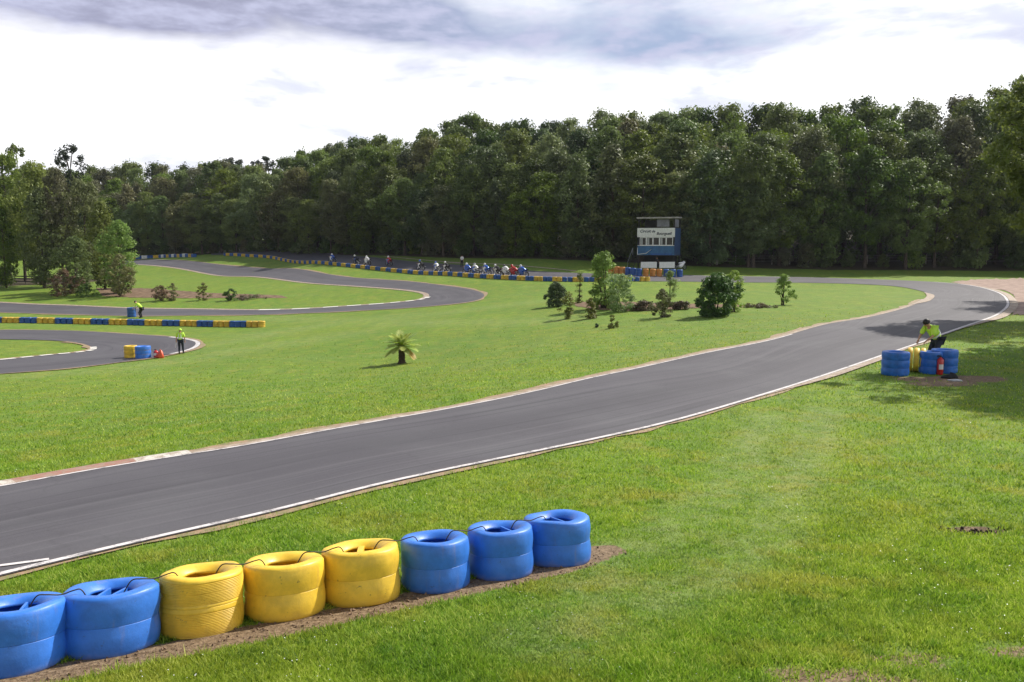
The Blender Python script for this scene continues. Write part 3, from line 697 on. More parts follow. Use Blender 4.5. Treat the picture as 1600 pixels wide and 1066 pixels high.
for k in range(7):
    a = Vector(TOPS[k]); b = Vector(TOPS[k + 1]); mb = MB(); d = b - a
    pts = [a + d * .14 + Vector((0, .03, -.06)), a + d * .24 + Vector((0, .02, .045)), a + d * .36 + Vector((0, 0, .052)), a + d * .5 + Vector((0, .01, .03)), b - d * .36 + Vector((0, 0, .052)), b - d * .27 + Vector((0, -.01, .05)), b - d * .2 + Vector((0, -.01, -.05))]
    pts = [Vector(p) for p in catmull([tuple(p) for p in pts], 5)]
    mb.tube(pts, .0055, 6); tag(mb.build('tie_wire', M['wire']), 'dark wire tying the %s tyre stacks together' % wn[k], 'wire', 'wires between the near tyre stacks')

# ------------------------------------------------------------------ simple stacks for barriers
def small_stack(name, mat, R=.31, H=.6, nt=3, n=20):
    w = H / nt; prof = [(R * .5, H - .04)]
    prof += [(R * .6, H)]
    for k in range(nt):
        z1 = H - k * w; prof += [(R * (.86 if k == 0 else .95), z1 - .004), (R * .99, z1 - w * .15), (R, z1 - w * .5), (R * .99, z1 - w * .85), (R * .95, z1 - w + .004)]
    prof += [(R * .55, 0.0)]; mb = MB(); mb.lathe(prof, n)
    mb.lathe([(R * .5, H - .04), (R * .52, H - .14), (0, H - .16)], n)
    me = mb.mesh(name); me.materials.append(mat); return me
ordn = ['first', 'second', 'third', 'fourth', 'fifth', 'sixth', 'seventh', 'eighth', 'ninth', 'tenth', 'eleventh', 'twelfth', 'thirteenth', 'fourteenth', 'fifteenth', 'sixteenth', 'seventeenth', 'eighteenth', 'nineteenth', 'twentieth']
tens = {2: ('twenty', 'twentieth'), 3: ('thirty', 'thirtieth'), 4: ('forty', 'fortieth'), 5: ('fifty', 'fiftieth'), 6: ('sixty', 'sixtieth'), 7: ('seventy', 'seventieth'), 8: ('eighty', 'eightieth'), 9: ('ninety', 'ninetieth')}
def ordw(k):
    if k < 20: return ordn[k]
    n = k + 1; return tens[n // 10][1] if n % 10 == 0 else tens[n // 10][0] + '-' + ordn[n % 10 - 1]
def barrier(P, me_of, cols, per, label, group, sp):
    L = np.linalg.norm(np.diff(P[:, :2], axis=0), axis=1).sum(); n = int(L / sp); Q = resample(P[:, :2], n)
    for k in range(n):
        b = k // per; cidx = b % len(cols); x, y = Q[k]; o = bpy.data.objects.new('tyre_stack', me_of[cidx]); COL.objects.link(o)
        o.location = (x + random.uniform(-.03, .03), y + random.uniform(-.03, .03), gz(x, y) - .02); o.rotation_euler = (random.uniform(-.03, .03), random.uniform(-.03, .03), random.random() * 6)
        tag(o, label % (cols[cidx], ordw(b)), 'tyre stack', group)
    return n
sB = small_stack('stack_blue', M['bluefar'], H=.54); sY = small_stack('stack_yellow', M['yelfar'], H=.54)
P = Gl([(409, 511), (300, 509.5), (200, 507.5), (100, 505.5), (0, 504), (-120, 503)])
n1 = barrier(P, [sY, sB], ['yellow', 'blue'], 3, '%s tyre stack, %s colour block from the open end of the mid row', 'tyre stacks in the mid meadow barrier', .62)
P = catmull(Gl([(1012, 439.5), (940, 440), (870, 439.5), (800, 437), (740, 433.5), (660, 429), (580, 421), (500, 412.5), (430, 405), (390, 401.5), (352, 399.5)])[:, :2], 6)
n2 = barrier(P, [sY, sB], ['yellow', 'blue'], 2, '%s tyre stack, %s colour block of the far barrier from the tower', 'tyre stacks in the far track barrier', .66)
sO = small_stack('stack_orange', M['orangefar'], .36, .95); sB2 = small_stack('stack_blue_tall', M['bluefar'], .36, .95)
P = Gl([(955, 427), (1000, 431.5), (1062, 433)]); n3 = barrier(P, [sO, sB2], ['orange', 'blue'], 3, '%s tyre stack in the %s block of the tall row before the tower', 'tall tyre stacks before the tower', .72)
sW = small_stack('stack_white', M['whitefar'], .42, .75); sB3 = small_stack('stack_blue_low', M['bluefar'], .42, .7); sY3 = small_stack('stack_yellow_low', M['yelfar'], .42, .7)
P = Gl([(206, 405), (250, 403), (304, 402)]); n4 = barrier(P, [sY3, sB3, sW, sB3], ['yellow', 'blue', 'white', 'blue'], 2, '%s tyre stack in the %s block of the short row at the far loop end', 'pale tyre stacks at the far loop end', .9)
print('STACKS', n1, n2, n3, n4)

# ------------------------------------------------------------------ foliage
def leaf_cloud(cent, rad, nleaf, leaf, r, flat=.75, outward=None, ref=(0, 0, 0)):
    """many small rhombic leaf cards gathered in clumps"""
    cent = np.asarray(cent, float); m = len(cent); rad = np.broadcast_to(rad, (m,))
    C = np.repeat(cent, nleaf, 0); R_ = np.repeat(rad, nleaf)
    d = r.normal(size=C.shape); d /= np.linalg.norm(d, axis=1)[:, None]; rr = r.random(len(C)) ** .5
    off = d * (R_ * rr)[:, None]; off[:, 2] *= flat; P = C + off
    nrm = d * .8 + r.normal(size=C.shape) * .55; nrm[:, 2] += .45; nrm /= np.linalg.norm(nrm, axis=1)[:, None]
    t = np.cross(nrm, r.normal(size=C.shape)); t /= np.linalg.norm(t, axis=1)[:, None] + 1e-9; b = np.cross(nrm, t)
    s_ = leaf * (.6 + .8 * r.random(len(C)))[:, None]
    V = np.stack([P - t * s_, P - b * s_ * .55, P + t * s_, P + b * s_ * .55], 1).reshape(-1, 3)
    return V, np.arange(len(V)).reshape(-1, 4)
def crown(seed, W, H, z0, n, nleaf, leaf, cr=.9, shape='round', gap=.12):
    r = np.random.default_rng(seed); pts = []
    lobes = [(r.uniform(0, 2 * PI), r.uniform(.15, .95), r.uniform(.75, 1.2)) for _ in range(9)]
    while len(pts) < n:
        a = r.uniform(0, 2 * PI); h = r.random()
        if shape == 'round': prof = (math.sin(PI * min(1, (h * .86 + .14))) ** .55)
        elif shape == 'tall': prof = (math.sin(PI * (h * .8 + .2)) ** .7) * .95
        elif shape == 'dome': prof = (1 - max(0, h - .35) ** 2 / .47) ** .5 * min(1, .45 + h * 2)
        elif shape == 'cone': prof = (1 - h) ** .8 * .95 + .08
        elif shape == 'bush': prof = (1 - h ** 2.2) ** .5
        else: prof = .35 + .65 * max(0, math.sin(PI * (h * .75 + .2)))
        k = .92 + .16 * math.sin(a * 3 + seed) * math.sin(h * 9 + seed)
        for (la, lh, lw) in lobes:
            da = math.cos(a - la); k += .16 * lw * max(0, da) * math.exp(-((h - lh) / .16) ** 2) * 2 - .04
        rad = W / 2 * prof * k * (r.random() ** .38); x, y = rad * math.cos(a), rad * math.sin(a)
        if r.random() < gap: continue
        pts.append((x, y, z0 + h * H))
    pts = np.array(pts); rr_c = cr * (.55 + .75 * r.random(n) ** 1.4)
    if n > 60:                                   # stray sprays that stick out of the outline
        k = r.random(n) < .22; f = 1 + .18 * r.random(n); pts[k, :2] *= f[k, None]; pts[k, 2] += (.0 + .025 * r.random(k.sum())) * H * (pts[k, 2] > z0 + .55 * H); rr_c[k] *= .6
    V, Fq = leaf_cloud(pts, rr_c, nleaf, leaf, r)
    return V, Fq, pts
def crown_mesh(*a, **k): V, Fq, p = crown(*a, **k); return np_mesh('crown', V, Fq), p
def trunk_mesh(seed, H, r0, pts, nl=9, lean=.3, zs=.15):
    r = random.Random(seed); mb = MB(); lx, ly = r.uniform(-lean, lean), r.uniform(-lean, lean)
    ax = lambda t: Vector((lx * t * t, ly * t * t + .1 * math.sin(t * 5 + seed), H * t))
    mb.tube([Vector((0, 0, -.3))] + [ax(t / 8) for t in range(9)], [r0 * 1.35, r0 * 1.15] + [r0 * (1 - .85 * t / 8) for t in range(1, 9)], 8)
    idx = r.sample(range(len(pts)), min(nl, len(pts)))
    for i_ in idx:
        e = Vector(pts[i_]); t = max(zs, min(.9, (e.z - .35 * math.hypot(e.x, e.y)) / H * .85)); b = ax(t); m = (b + e) / 2 + Vector((0, 0, .06 * H * r.random()))
        mb.tube([b, m, e], [r0 * (1 - .8 * t) * .6, r0 * .25, r0 * .06], 5, cap=False)
    return mb.mesh('trunk')
PROTO = {}
def proto(kind, seed, W, H, z0, n, nleaf, leaf, cr, shape, r0, bark='bark', nl=9, gap=.12):
    Hc = H - z0; cm, p = crown_mesh(seed, W, Hc, z0, n, nleaf, leaf, cr, shape, gap=gap); tm = trunk_mesh(seed, H * .93, r0, p, nl)
    cm.materials.append(M['l_mid']); tm.materials.append(M[bark]); PROTO.setdefault(kind, []).append((tm, cm, H))
for s_ in range(5): proto('oak', 20 + s_, 9.2, 14, 2.6 + .5 * (s_ % 2), 230, 66, .155, 1.1, 'dome', .24, gap=.08)
for s_ in range(3): proto('tall', 30 + s_, 6.8, 15, 3.0, 170, 66, .155, 1.0, 'dome', .2, nl=8)
for s_ in range(2): proto('full', 40 + s_, 6.6, 13, .8, 170, 62, .17, 1.05, 'tall', .2)
for s_ in range(2): proto('pine', 50 + s_, 5.2, 15, 7.2, 46, 70, .14, .72, 'flat', .2, nl=22)
proto('sparse', 60, 6.2, 14, 3, 80, 60, .14, .85, 'round', .17, 'barkl', 16)
def tree(kind, var, loc, h, mat, label, group, rz=None, wf=1., cat='tree', name=None, barkm=None):
    tm, cm, H0 = PROTO[kind][var % len(PROTO[kind])]; s_ = h / H0
    root = empty(name or {'pine': 'pine_tree'}.get(kind, 'tree'), loc, random.random() * 6.28 if rz is None else rz, label, cat, group)
    root.scale = (s_ * wf, s_ * wf, s_)
    t = link('trunk', tm, None, root); c = link('crown', cm, None, root); slotmat(c, M[mat])
    if barkm: slotmat(t, M[barkm])
    return root
# canopy outline of the wood: pixel column -> row
OU = [-400, 0, 150, 230, 300, 320, 345, 420, 440, 500, 560, 600, 650, 670, 700, 800, 850, 900, 960, 1010, 1060, 1100, 1150, 1220, 1260, 1350, 1400, 1480, 1540, 1600, 1900]
OV = [262, 262, 252, 248, 248, 234, 232, 236, 242, 218, 204, 200, 208, 188, 174, 180, 178, 166, 160, 172, 162, 153, 148, 143, 152, 144, 145, 132, 124, 108, 94]
def zone(x, y):
    u, v = proj(x, y, 0)
    if u < 200: return 'beyond the left tree clump'
    if u < 350: return 'above the far loop end'
    if u < 520: return 'above the far barrier end'
    if u < 650: return 'behind the leading riders'
    if u < 850: return 'behind the bunched riders'
    if u < 985: return 'left of the blue tower'
    if u < 1075: return 'right behind the blue tower'
    if u < 1200: return 'behind the big round shrub'
    if u < 1350: return 'behind the post fence middle'
    if u < 1480: return 'behind the bend entry'
    return 'behind the gravel run-off'
kinds_txt = {'l_mid': 'mid green', 'l_dark': 'dark green', 'l_yel': 'yellow green', 'l_olive': 'olive brown', 'l_pine': 'blackish'}
rows_txt = ['front row', 'second row', 'third row', 'fourth row', 'crest row']
nt = 0
rr = random.Random(77)
FBs = resample(FB[:12], 2000); FL = np.concatenate([[0], np.cumsum(np.linalg.norm(np.diff(FBs, axis=0), axis=1))])
for ri, (dep, sp) in enumerate([(1.0, 5.0), (6.5, 5.4), (12, 6.0), (19, 6.8), (28, 5.2)]):
    s_ = rr.uniform(0, 3)
    while s_ < FL[-1]:
        p = np.array([np.interp(s_, FL, FBs[:, k]) for k in (0, 1)]); k = min(1998, int(np.searchsorted(FL, s_))); t = FBs[k + 1] - FBs[k - 1]; t /= np.linalg.norm(t)
        nrm_ = np.array([-t[1], t[0]]); s_ += sp * rr.uniform(.8, 1.25)
        x, y = p + nrm_ * (dep + rr.uniform(-1.3, 1.3)); z = gz(x, y); u, v = proj(x, y, z)
        if u < -140 or u > 1740: continue
        top = np.interp(u, OU, OV) + rr.uniform(-4, 7)
        frac = [rr.uniform(.52, .78), rr.uniform(.66, .86), rr.uniform(.80, .93), rr.uniform(.88, .97), rr.uniform(.965, 1.0)][ri]
        vt = v + (top - v) * frac if v > top + 5 else top
        base_v = proj(*p, gz(*p))[1]; vt = base_v + (top - base_v) * frac
        d = math.hypot(x, y); 
        # height so that the crown top is drawn on row vt
        zt = CZ + y * (380 - vt) / F * 1.0; h = zt - z
        h /= 1.09
        if h < 4.5: h = 4.5 + rr.random()
        if h > 27: h = 27
        mats = rr.choices(['l_mid', 'l_dark', 'l_yel', 'l_olive'], [3.4, 1, 4, 2.0] if u < 450 else [5, 2.6, 3.0 if ri > 1 else 1.3, 1.2 if u < 700 else .35])[0]
        kind = rr.choices(['oak', 'tall', 'full', 'sparse'], [6, 2.4, 3 if ri == 0 else .8, .4 if ri > 0 else .15])[0]
        if ri == 4 and 310 < u < 440: kind, mats = 'pine', 'l_pine'
        wf = 1.08 * max(.8, min(1.4, (13.5 / h) ** .45 * rr.uniform(.85, 1.15)))
        tree(kind, rr.randrange(4), (x, y, z - .1), h, mats, '%s %s, %s of the wood, %s' % (kinds_txt[mats], {'pine': 'pine', 'sparse': 'thin tree', 'oak': 'broad tree', 'tall': 'slim tree', 'full': 'bushy tree'}[kind], rows_txt[ri], zone(x, y)), 'trees of the wood', wf=wf)
        nt += 1
print('TREES', nt)
g = G(1024, 421)
tree('full', 0, (g[0] + 8.5, g[1] + 5.5, gz(g[0] + 8.5, g[1] + 5.5) - .1), 15.5, 'l_dark', 'dark green bushy tree standing close to the right of the blue tower', 'trees of the wood', wf=.95)
tree('oak', 2, (g[0] + 15, g[1] + 6.5, gz(g[0] + 15, g[1] + 6.5) - .1), 17, 'l_mid', 'mid green broad tree forward of the wood, second right of the blue tower', 'trees of the wood', wf=.9)
# understorey shrubs at the wood's edge
ush = [crown_mesh(200 + k, 3.6, 3.0, .1, 46, 60, .13, .7, 'bush')[0] for k in range(3)]
for m_ in ush: m_.materials.append(M['l_dark'])
s_ = 8; nu = 0
while s_ < FL[-1]:
    p = np.array([np.interp(s_, FL, FBs[:, k]) for k in (0, 1)]); s_ += rr.uniform(3.2, 5.4); x, y = p[0] + rr.uniform(-1, 1), p[1] + rr.uniform(.5, 3.2); u, v = proj(x, y, gz(x, y))
    if u < 180 or u > 1700: continue
    o = link('bush', ush[rr.randrange(3)], None, None, (x, y, gz(x, y) - .1), (0, 0, rr.random() * 6)); k = rr.uniform(.6, 1.5); o.scale = (k, k, k * rr.uniform(.8, 1.3))
    slotmat(o, M[rr.choice(['l_dark', 'l_dark', 'l_mid', 'l_olive'])]); tag(o, 'dark undergrowth bush at the foot of the wood %s' % zone(x, y), 'bush', 'undergrowth bushes along the wood edge'); nu += 1
print('UNDER', nu)

ur = np.random.default_rng(21); PX = ur.uniform(-170, 150, 9000); PY = ur.uniform(60, 290, 9000); bd = behind(PX, PY); k_ = (bd > 3.5) & (bd < 48) & (ur.random(9000) < np.where(bd < 12, .9, .6)); PX, PY = PX[k_], PY[k_]
V, Fq = leaf_cloud(np.stack([PX, PY, gz(PX, PY) + ur.uniform(.4, 2.6, len(PX))], -1), ur.uniform(1.2, 2.2, len(PX)), 46, .34, ur)
o = link('undergrowth', np_mesh('undergrowth', V, Fq), M['l_dark']); tag(o, 'dense dark undergrowth filling the floor of the wood', None, None, 'stuff'); print('UG', len(PX))
# left clump of trees
def at(u, v): g = G(u, v); return (g[0], g[1], g[2] - .05)
def hpx(u, vb, vt): g = G(u, vb); return CZ + g[1] * (380 - vt) / F - g[2]
for (u, vb, vt, kind, var, mat, wf, txt) in [
        (-70, 446, 250, 'oak', 0, 'l_mid', 1.0, 'broad green tree half out of view beyond the left edge'),
        (18, 443, 246, 'tall', 0, 'l_yel', 1.1, 'tall green tree closest to the left edge'),
        (64, 446, 262, 'oak', 1, 'l_yel', .85, 'yellowish green tree in the middle of the left clump'),
        (40, 440, 232, 'pine', 0, 'l_mid', .95, 'scraggly pine poking above the left clump near the edge'),
        (120, 438, 232, 'pine', 1, 'l_pine', .95, 'scraggly dark pine rising at the centre of the left clump'),
        (-12, 440, 216, 'pine', 1, 'l_pine', .8, 'scraggly pine top cut by the left edge'),
        (100, 448, 268, 'tall', 1, 'l_olive', .8, 'brownish tree below the central pine of the left clump'),
        (138, 446, 286, 'oak', 2, 'l_yel', .8, 'green tree on the right half of the left clump'),
        (165, 452, 318, 'full', 0, 'l_yel', .95, 'low branched green tree behind the two small bright trees'),
        (190, 458, 348, 'full', 1, 'l_fresh', 1.0, 'small bright yellow green tree ending the left clump'),
        (70, 450, 300, 'full', 1, 'l_mid', .9, 'green low branched tree at the front of the left clump'),
        (10, 450, 330, 'full', 0, 'l_mid', .8, 'low green tree before the timber fence at the left edge'),
        (120, 458, 372, 'full', 1, 'l_yel', 1.1, 'short green tree with branches to the ground before the clump')]:
    h = hpx(u, vb, vt); tree(kind, var, at(u, vb), h, mat, txt, 'trees of the left clump', wf=wf * max(.8, min(1.25, (14 / h) ** .4)))
# low dark timber fence beyond the left clump
def fence(P, n, h, rails, mat, label, name='fence', rr_=.045, pr=.06):
    root = empty(name, tuple(P[0][:3]), 0, label, 'fence'); o0 = Vector(P[0]); Q = resample(np.array(P), n)
    pts = [Vector((q[0], q[1], gz(q[0], q[1]))) - o0 for q in Q]
    for k, p in enumerate(pts):
        mb = MB(); hh = h * random.uniform(.92, 1.08); mb.tube([p + Vector((0, 0, -.2)), p + Vector((random.uniform(-.04, .04), 0, hh))], [pr, pr * .9], 7); mb.build('post', mat, root)
    for z in rails:
        mb = MB(); mb.tube([p + Vector((0, -.06, z)) for p in pts], rr_, 5); mb.build('rail' if rr_ > .02 else 'wire', mat, root)
fence(Gl([(-60, 441), (20, 443), (90, 445)]), 7, 1.3, (.4, .8, 1.2), M['dark'], 'low dark timber rail fence under the left trees', rr_=.09)
fence(Gl([(1120, 414), (1250, 413), (1400, 413), (1500, 413), (1600, 413), (1680, 413)]), 19, 1.35, (.5, .95, 1.25), M['wood'], 'thin grey post and wire fence along the foot of the wood', rr_=.014, pr=.075)

# shrubs ------------------------------------------------------------
def shrub(name, u, vb, W, H, mat, label, cat='shrub', shape='bush', n=None, leaf=.06, nl=60, z0=.05, cr=None, group=None, stem=.03, nst=7, gap=.1):
    g = G(u, vb); sc_ = max(W, H); n = n or int(40 + 22 * W * H); cr = cr or .16 * sc_ ** .6
    V, Fq, p = crown(int(u * 3 + vb), W, H - z0, z0, n, nl, leaf, cr, shape, gap=gap)
    root = empty(name, (g[0], g[1], g[2] - .03), 0, label, cat, group)
    link('foliage' if name == 'shrub' else 'crown', np_mesh('foliage', V, Fq), M[mat], root)
    mb = MB(); r = random.Random(int(u))
    for k in range(nst):
        e = Vector(p[r.randrange(len(p))]); b = Vector((r.uniform(-.08, .08) * W, r.uniform(-.08, .08) * W, -.1)); m = (b + e) / 2; m.x *= .6; m.y *= .6
        mb.tube([b, m, e], [stem, stem * .7, stem * .2], 5, cap=False)
    mb.build('stem' if name == 'shrub' else 'trunk', M['bark'], root); return root
def wpx(u, v, px): return px * np.hypot(G(u, v)[1], 0) / F
def SH(name, u, vb, wpx_, vt, mat, label, **k):
    g = G(u, vb); W = wpx_ * g[1] / F; H = CZ + g[1] * (380 - vt) / F - g[2]; return shrub(name, u, vb, W, H, mat, label, **k)
ig = 'shrubs in the infield bed'
SH('shrub', 869, 479, 44, 441, 'l_shrub', 'dark spiky rounded shrub at the left end of the infield bed', group=ig)
SH('young_tree', 944, 482, 80, 394, 'l_silver', 'slender pale green young tree standing tallest in the infield bed', shape='cone', cat='young tree', leaf=.09, stem=.06, n=130, nst=12)
SH('shrub', 968, 487, 56, 428, 'l_silver', 'leafy green shrub against the right side of the pale young tree', group=ig, n=110)
SH('shrub', 887, 498, 26, 456, 'l_bronze', 'thin bronze green shrub just before the dark spiky shrub', group=ig, shape='tall', n=26)
SH('shrub', 905, 474, 12, 425, 'l_mid', 'narrow upright green sapling left of the pale young tree', group=ig, shape='tall', n=20)
SH('shrub', 923, 498, 22, 466, 'l_bronze', 'small upright brownish shrub in front of the pale young tree', group=ig, n=30)
SH('shrub', 948, 478, 34, 455, 'l_cover', 'low reddish ground cover shrub under the pale young tree', group=ig, n=34)
SH('shrub', 957, 513, 18, 492, 'l_bronze', 'tiny yellowish seedling shrub out on the lawn before the bed', group=ig, n=14, leaf=.05)
SH('shrub', 933, 512, 9, 503, 'l_shrub', 'smallest dark seedling on the lawn, beside the yellowish one', group=ig, n=6, leaf=.04)
SH('shrub', 1008, 485, 44, 470, 'l_cover', 'low brownish cover shrub left of the slim bronze shrub', group=ig, n=40)
SH('shrub', 1064, 484, 40, 471, 'l_cover', 'low brownish cover shrub left of the large round shrub', group=ig, n=36)
SH('shrub', 1036, 496, 42, 452, 'l_bronze', 'open bronze green shrub in the middle of the infield bed', group=ig, n=44, nst=12)
SH('shrub', 1046, 480, 24, 424, 'l_fresh', 'slim fresh green upright shrub behind the bronze one', group=ig, shape='tall', n=34)
SH('shrub', 1119, 494, 76, 428, 'l_shrub', 'large dense dark green round shrub, biggest of the infield', group=ig, n=240, leaf=.075)
SH('shrub', 1146, 488, 44, 424, 'l_fresh', 'lighter green shrub growing against the large round shrub', group=ig, n=60)
SH('young_tree', 1223, 477, 40, 430, 'l_fresh', 'small thin leaved sapling standing apart at the right of the bed', shape='bush', cat='young tree', n=38, z0=.35, stem=.04, nst=9)
SH('shrub', 1190, 481, 50, 475, 'l_cover', 'lowest straggly brown cover growing toward the lone sapling', group=ig, n=26)
lg_ = 'shrubs in the far left bed'
SH('shrub', 252, 470, 36, 447, 'l_red', 'wide low reddish shrub beside the bare brown bed', group=lg_, n=70)
SH('shrub', 271, 470, 18, 443, 'l_bronze', 'upright brownish green shrub touching the reddish one', group=lg_, n=30)
SH('shrub', 318, 469, 24, 442, 'l_bronze', 'lone bronze shrub between the reddish shrub and the dark one', group=lg_, n=34)
SH('shrub', 360, 470, 26, 451, 'l_shrub', 'small dark green shrub at the right end of the far bed', group=lg_, n=40)
SH('shrub', 190, 463, 56, 398, 'l_bronze', 'tall olive shrub standing below the small bright tree', group=lg_, n=150, shape='tall', leaf=.09, z0=.3)
SH('shrub', 100, 462, 60, 422, 'l_red', 'dark purplish shrub in the shade of the left clump', group=lg_, n=110, leaf=.08)
SH('shrub', 136, 464, 46, 444, 'l_shrub', 'low dark green shrub at the front of the left clump', group=lg_, n=60)
SH('shrub', 390, 467, 70, 462, 'l_cover', 'flat brown straggling cover past the small dark shrub', group=lg_, n=34)

# palm ------------------------------------------------------------
def palm():
    g = G(628, 568); k = g[1] / F; root = empty('palm_tree', (g[0], g[1], g[2] - .05), 0, 'young palm with short shaggy trunk standing alone on the lawn', 'palm'); H = 29 * k
    mb = MB()
    def fn(r, z, a, j): return r * (1 + .12 * math.sin(a * 5 + j * 2.4)), z
    n = 14; mb.lathe([(.24 * (1 - .35 * min(1, i_ / 3)) + .03 * (i_ % 2), H * i_ / n) for i_ in range(n + 1)] + [(.0, H * 1.02)], 14, None, False, fn); mb.build('trunk', M['bark'], root)
    r = random.Random(4)
    for q in range(34):
        az = q * 2.399; el = math.radians(75 - 88 * (q / 33) ** .9); L = (31 if q > 3 else 24) * k * r.uniform(.85, 1.1); dry = q in (30, 27)
        if dry: az = -.25 + .3 * (q - 30) / 3; el = math.radians(-25)
        mb = MB(); pts = []; p = Vector((0, 0, H)); d = Vector((math.cos(az) * math.cos(el), math.sin(az) * math.cos(el), math.sin(el))); ns = 9
        for s_ in range(ns + 1): pts.append(p.copy()); p = p + d * (L / ns); d = (d + Vector((0, 0, -.075))).normalized()
        mb.tube(pts, [.022 * (1 - .08 * s_) for s_ in range(ns + 1)], 4)
        for s_ in range(2, ns + 1):
            for sub in (0, .33, .66):
                a = pts[s_ - 1].lerp(pts[s_], sub); t = (pts[s_] - pts[s_ - 1]).normalized(); sd_ = t.cross(Vector((0, 0, 1))).normalized(); up = sd_.cross(t)
                ll = L * .34 * math.sin(PI * min(1, (s_ - .5) / ns) * .85 + .25)
                for sg in (-1, 1):
                    tip = a + (sd_ * sg * .75 + t * .65 + up * .18).normalized() * ll + Vector((0, 0, -.12 * ll)); w = t * .038
                    mb.add([a - w, a + w, tip], [(0, 1, 2)])
        mb.build('frond', M['l_palmdry' if dry else 'l_palm'], root)
palm()

# right hand trees near the camera, mostly out of frame; they shade the marshal's lawn
rp = [(crown_mesh(300 + k, 9.4, 9.0, 4.5, 460, 90, .11, .85, 'round', gap=.06)) for k in range(2)]
for k, (x, y, h, lab, mt) in enumerate([(31.4, 33.4, 20.2, 'very tall leafy tree beyond the right edge, shading the marshal lawn', 'l_mid'),
                                    (27.4, 33.6, 13.6, 'leafy tree beyond the right edge beside the near lawn', 'l_yel'),
                                    (32.0, 47.5, 15.2, 'big green tree leaning into the right edge above the gravel', 'l_yel'),
                                    (47.0, 64.0, 17.0, 'dark tree beyond the gravel at the right edge', 'l_dark')]):
    cm, pp = rp[k % 2]
    if not cm.materials: cm.materials.append(M['l_mid'])
    z = gz(x, y); root = empty('tree', (x, y, z - .1), k * 1.3, lab, 'tree', 'large trees beyond the right edge'); s_ = h / 13.5; root.scale = (s_, s_, s_)
    c = link('crown', cm, None, root); slotmat(c, M[mt]); t = link('trunk', trunk_mesh(300 + k, 12.5, .24, pp, 16, .5, .35), M['bark'], root)

# ------------------------------------------------------------------ people
def skin_mesh(joints, edges, root, sub=1):
    """joints: name -> (pos, radius); one continuous surface"""
    names = list(joints); ix = {n: i_ for i_, n in enumerate(names)}
    me = bpy.data.meshes.new('tmp'); me.from_pydata([joints[n][0] for n in names], [(ix[a], ix[b]) for a, b in edges], [])
    o = bpy.data.objects.new('tmp', me); COL.objects.link(o); o.modifiers.new('s', 'SKIN')
    if not me.skin_vertices:
        bm = bmesh.new(); bm.from_mesh(me); bm.verts.layers.skin.verify(); bm.to_mesh(me); bm.free()
    for i_, n in enumerate(names):
        sv = me.skin_vertices[0].data[i_]; r = joints[n][1]; sv.radius = (r, r) if not hasattr(r, '__len__') else r; sv.use_root = (n == root)
    o.modifiers['s'].use_smooth_shade = True; ss = o.modifiers.new('u', 'SUBSURF'); ss.levels = sub; ss.render_levels = sub
    dg = bpy.context.evaluated_depsgraph_get(); dg.update(); out = bpy.data.meshes.new_from_object(o.evaluated_get(dg))
    bpy.data.objects.remove(o); bpy.data.meshes.remove(me); return out
def lerp(a, b, t): return tuple(a[i_] + (b[i_] - a[i_]) * t for i_ in range(3))
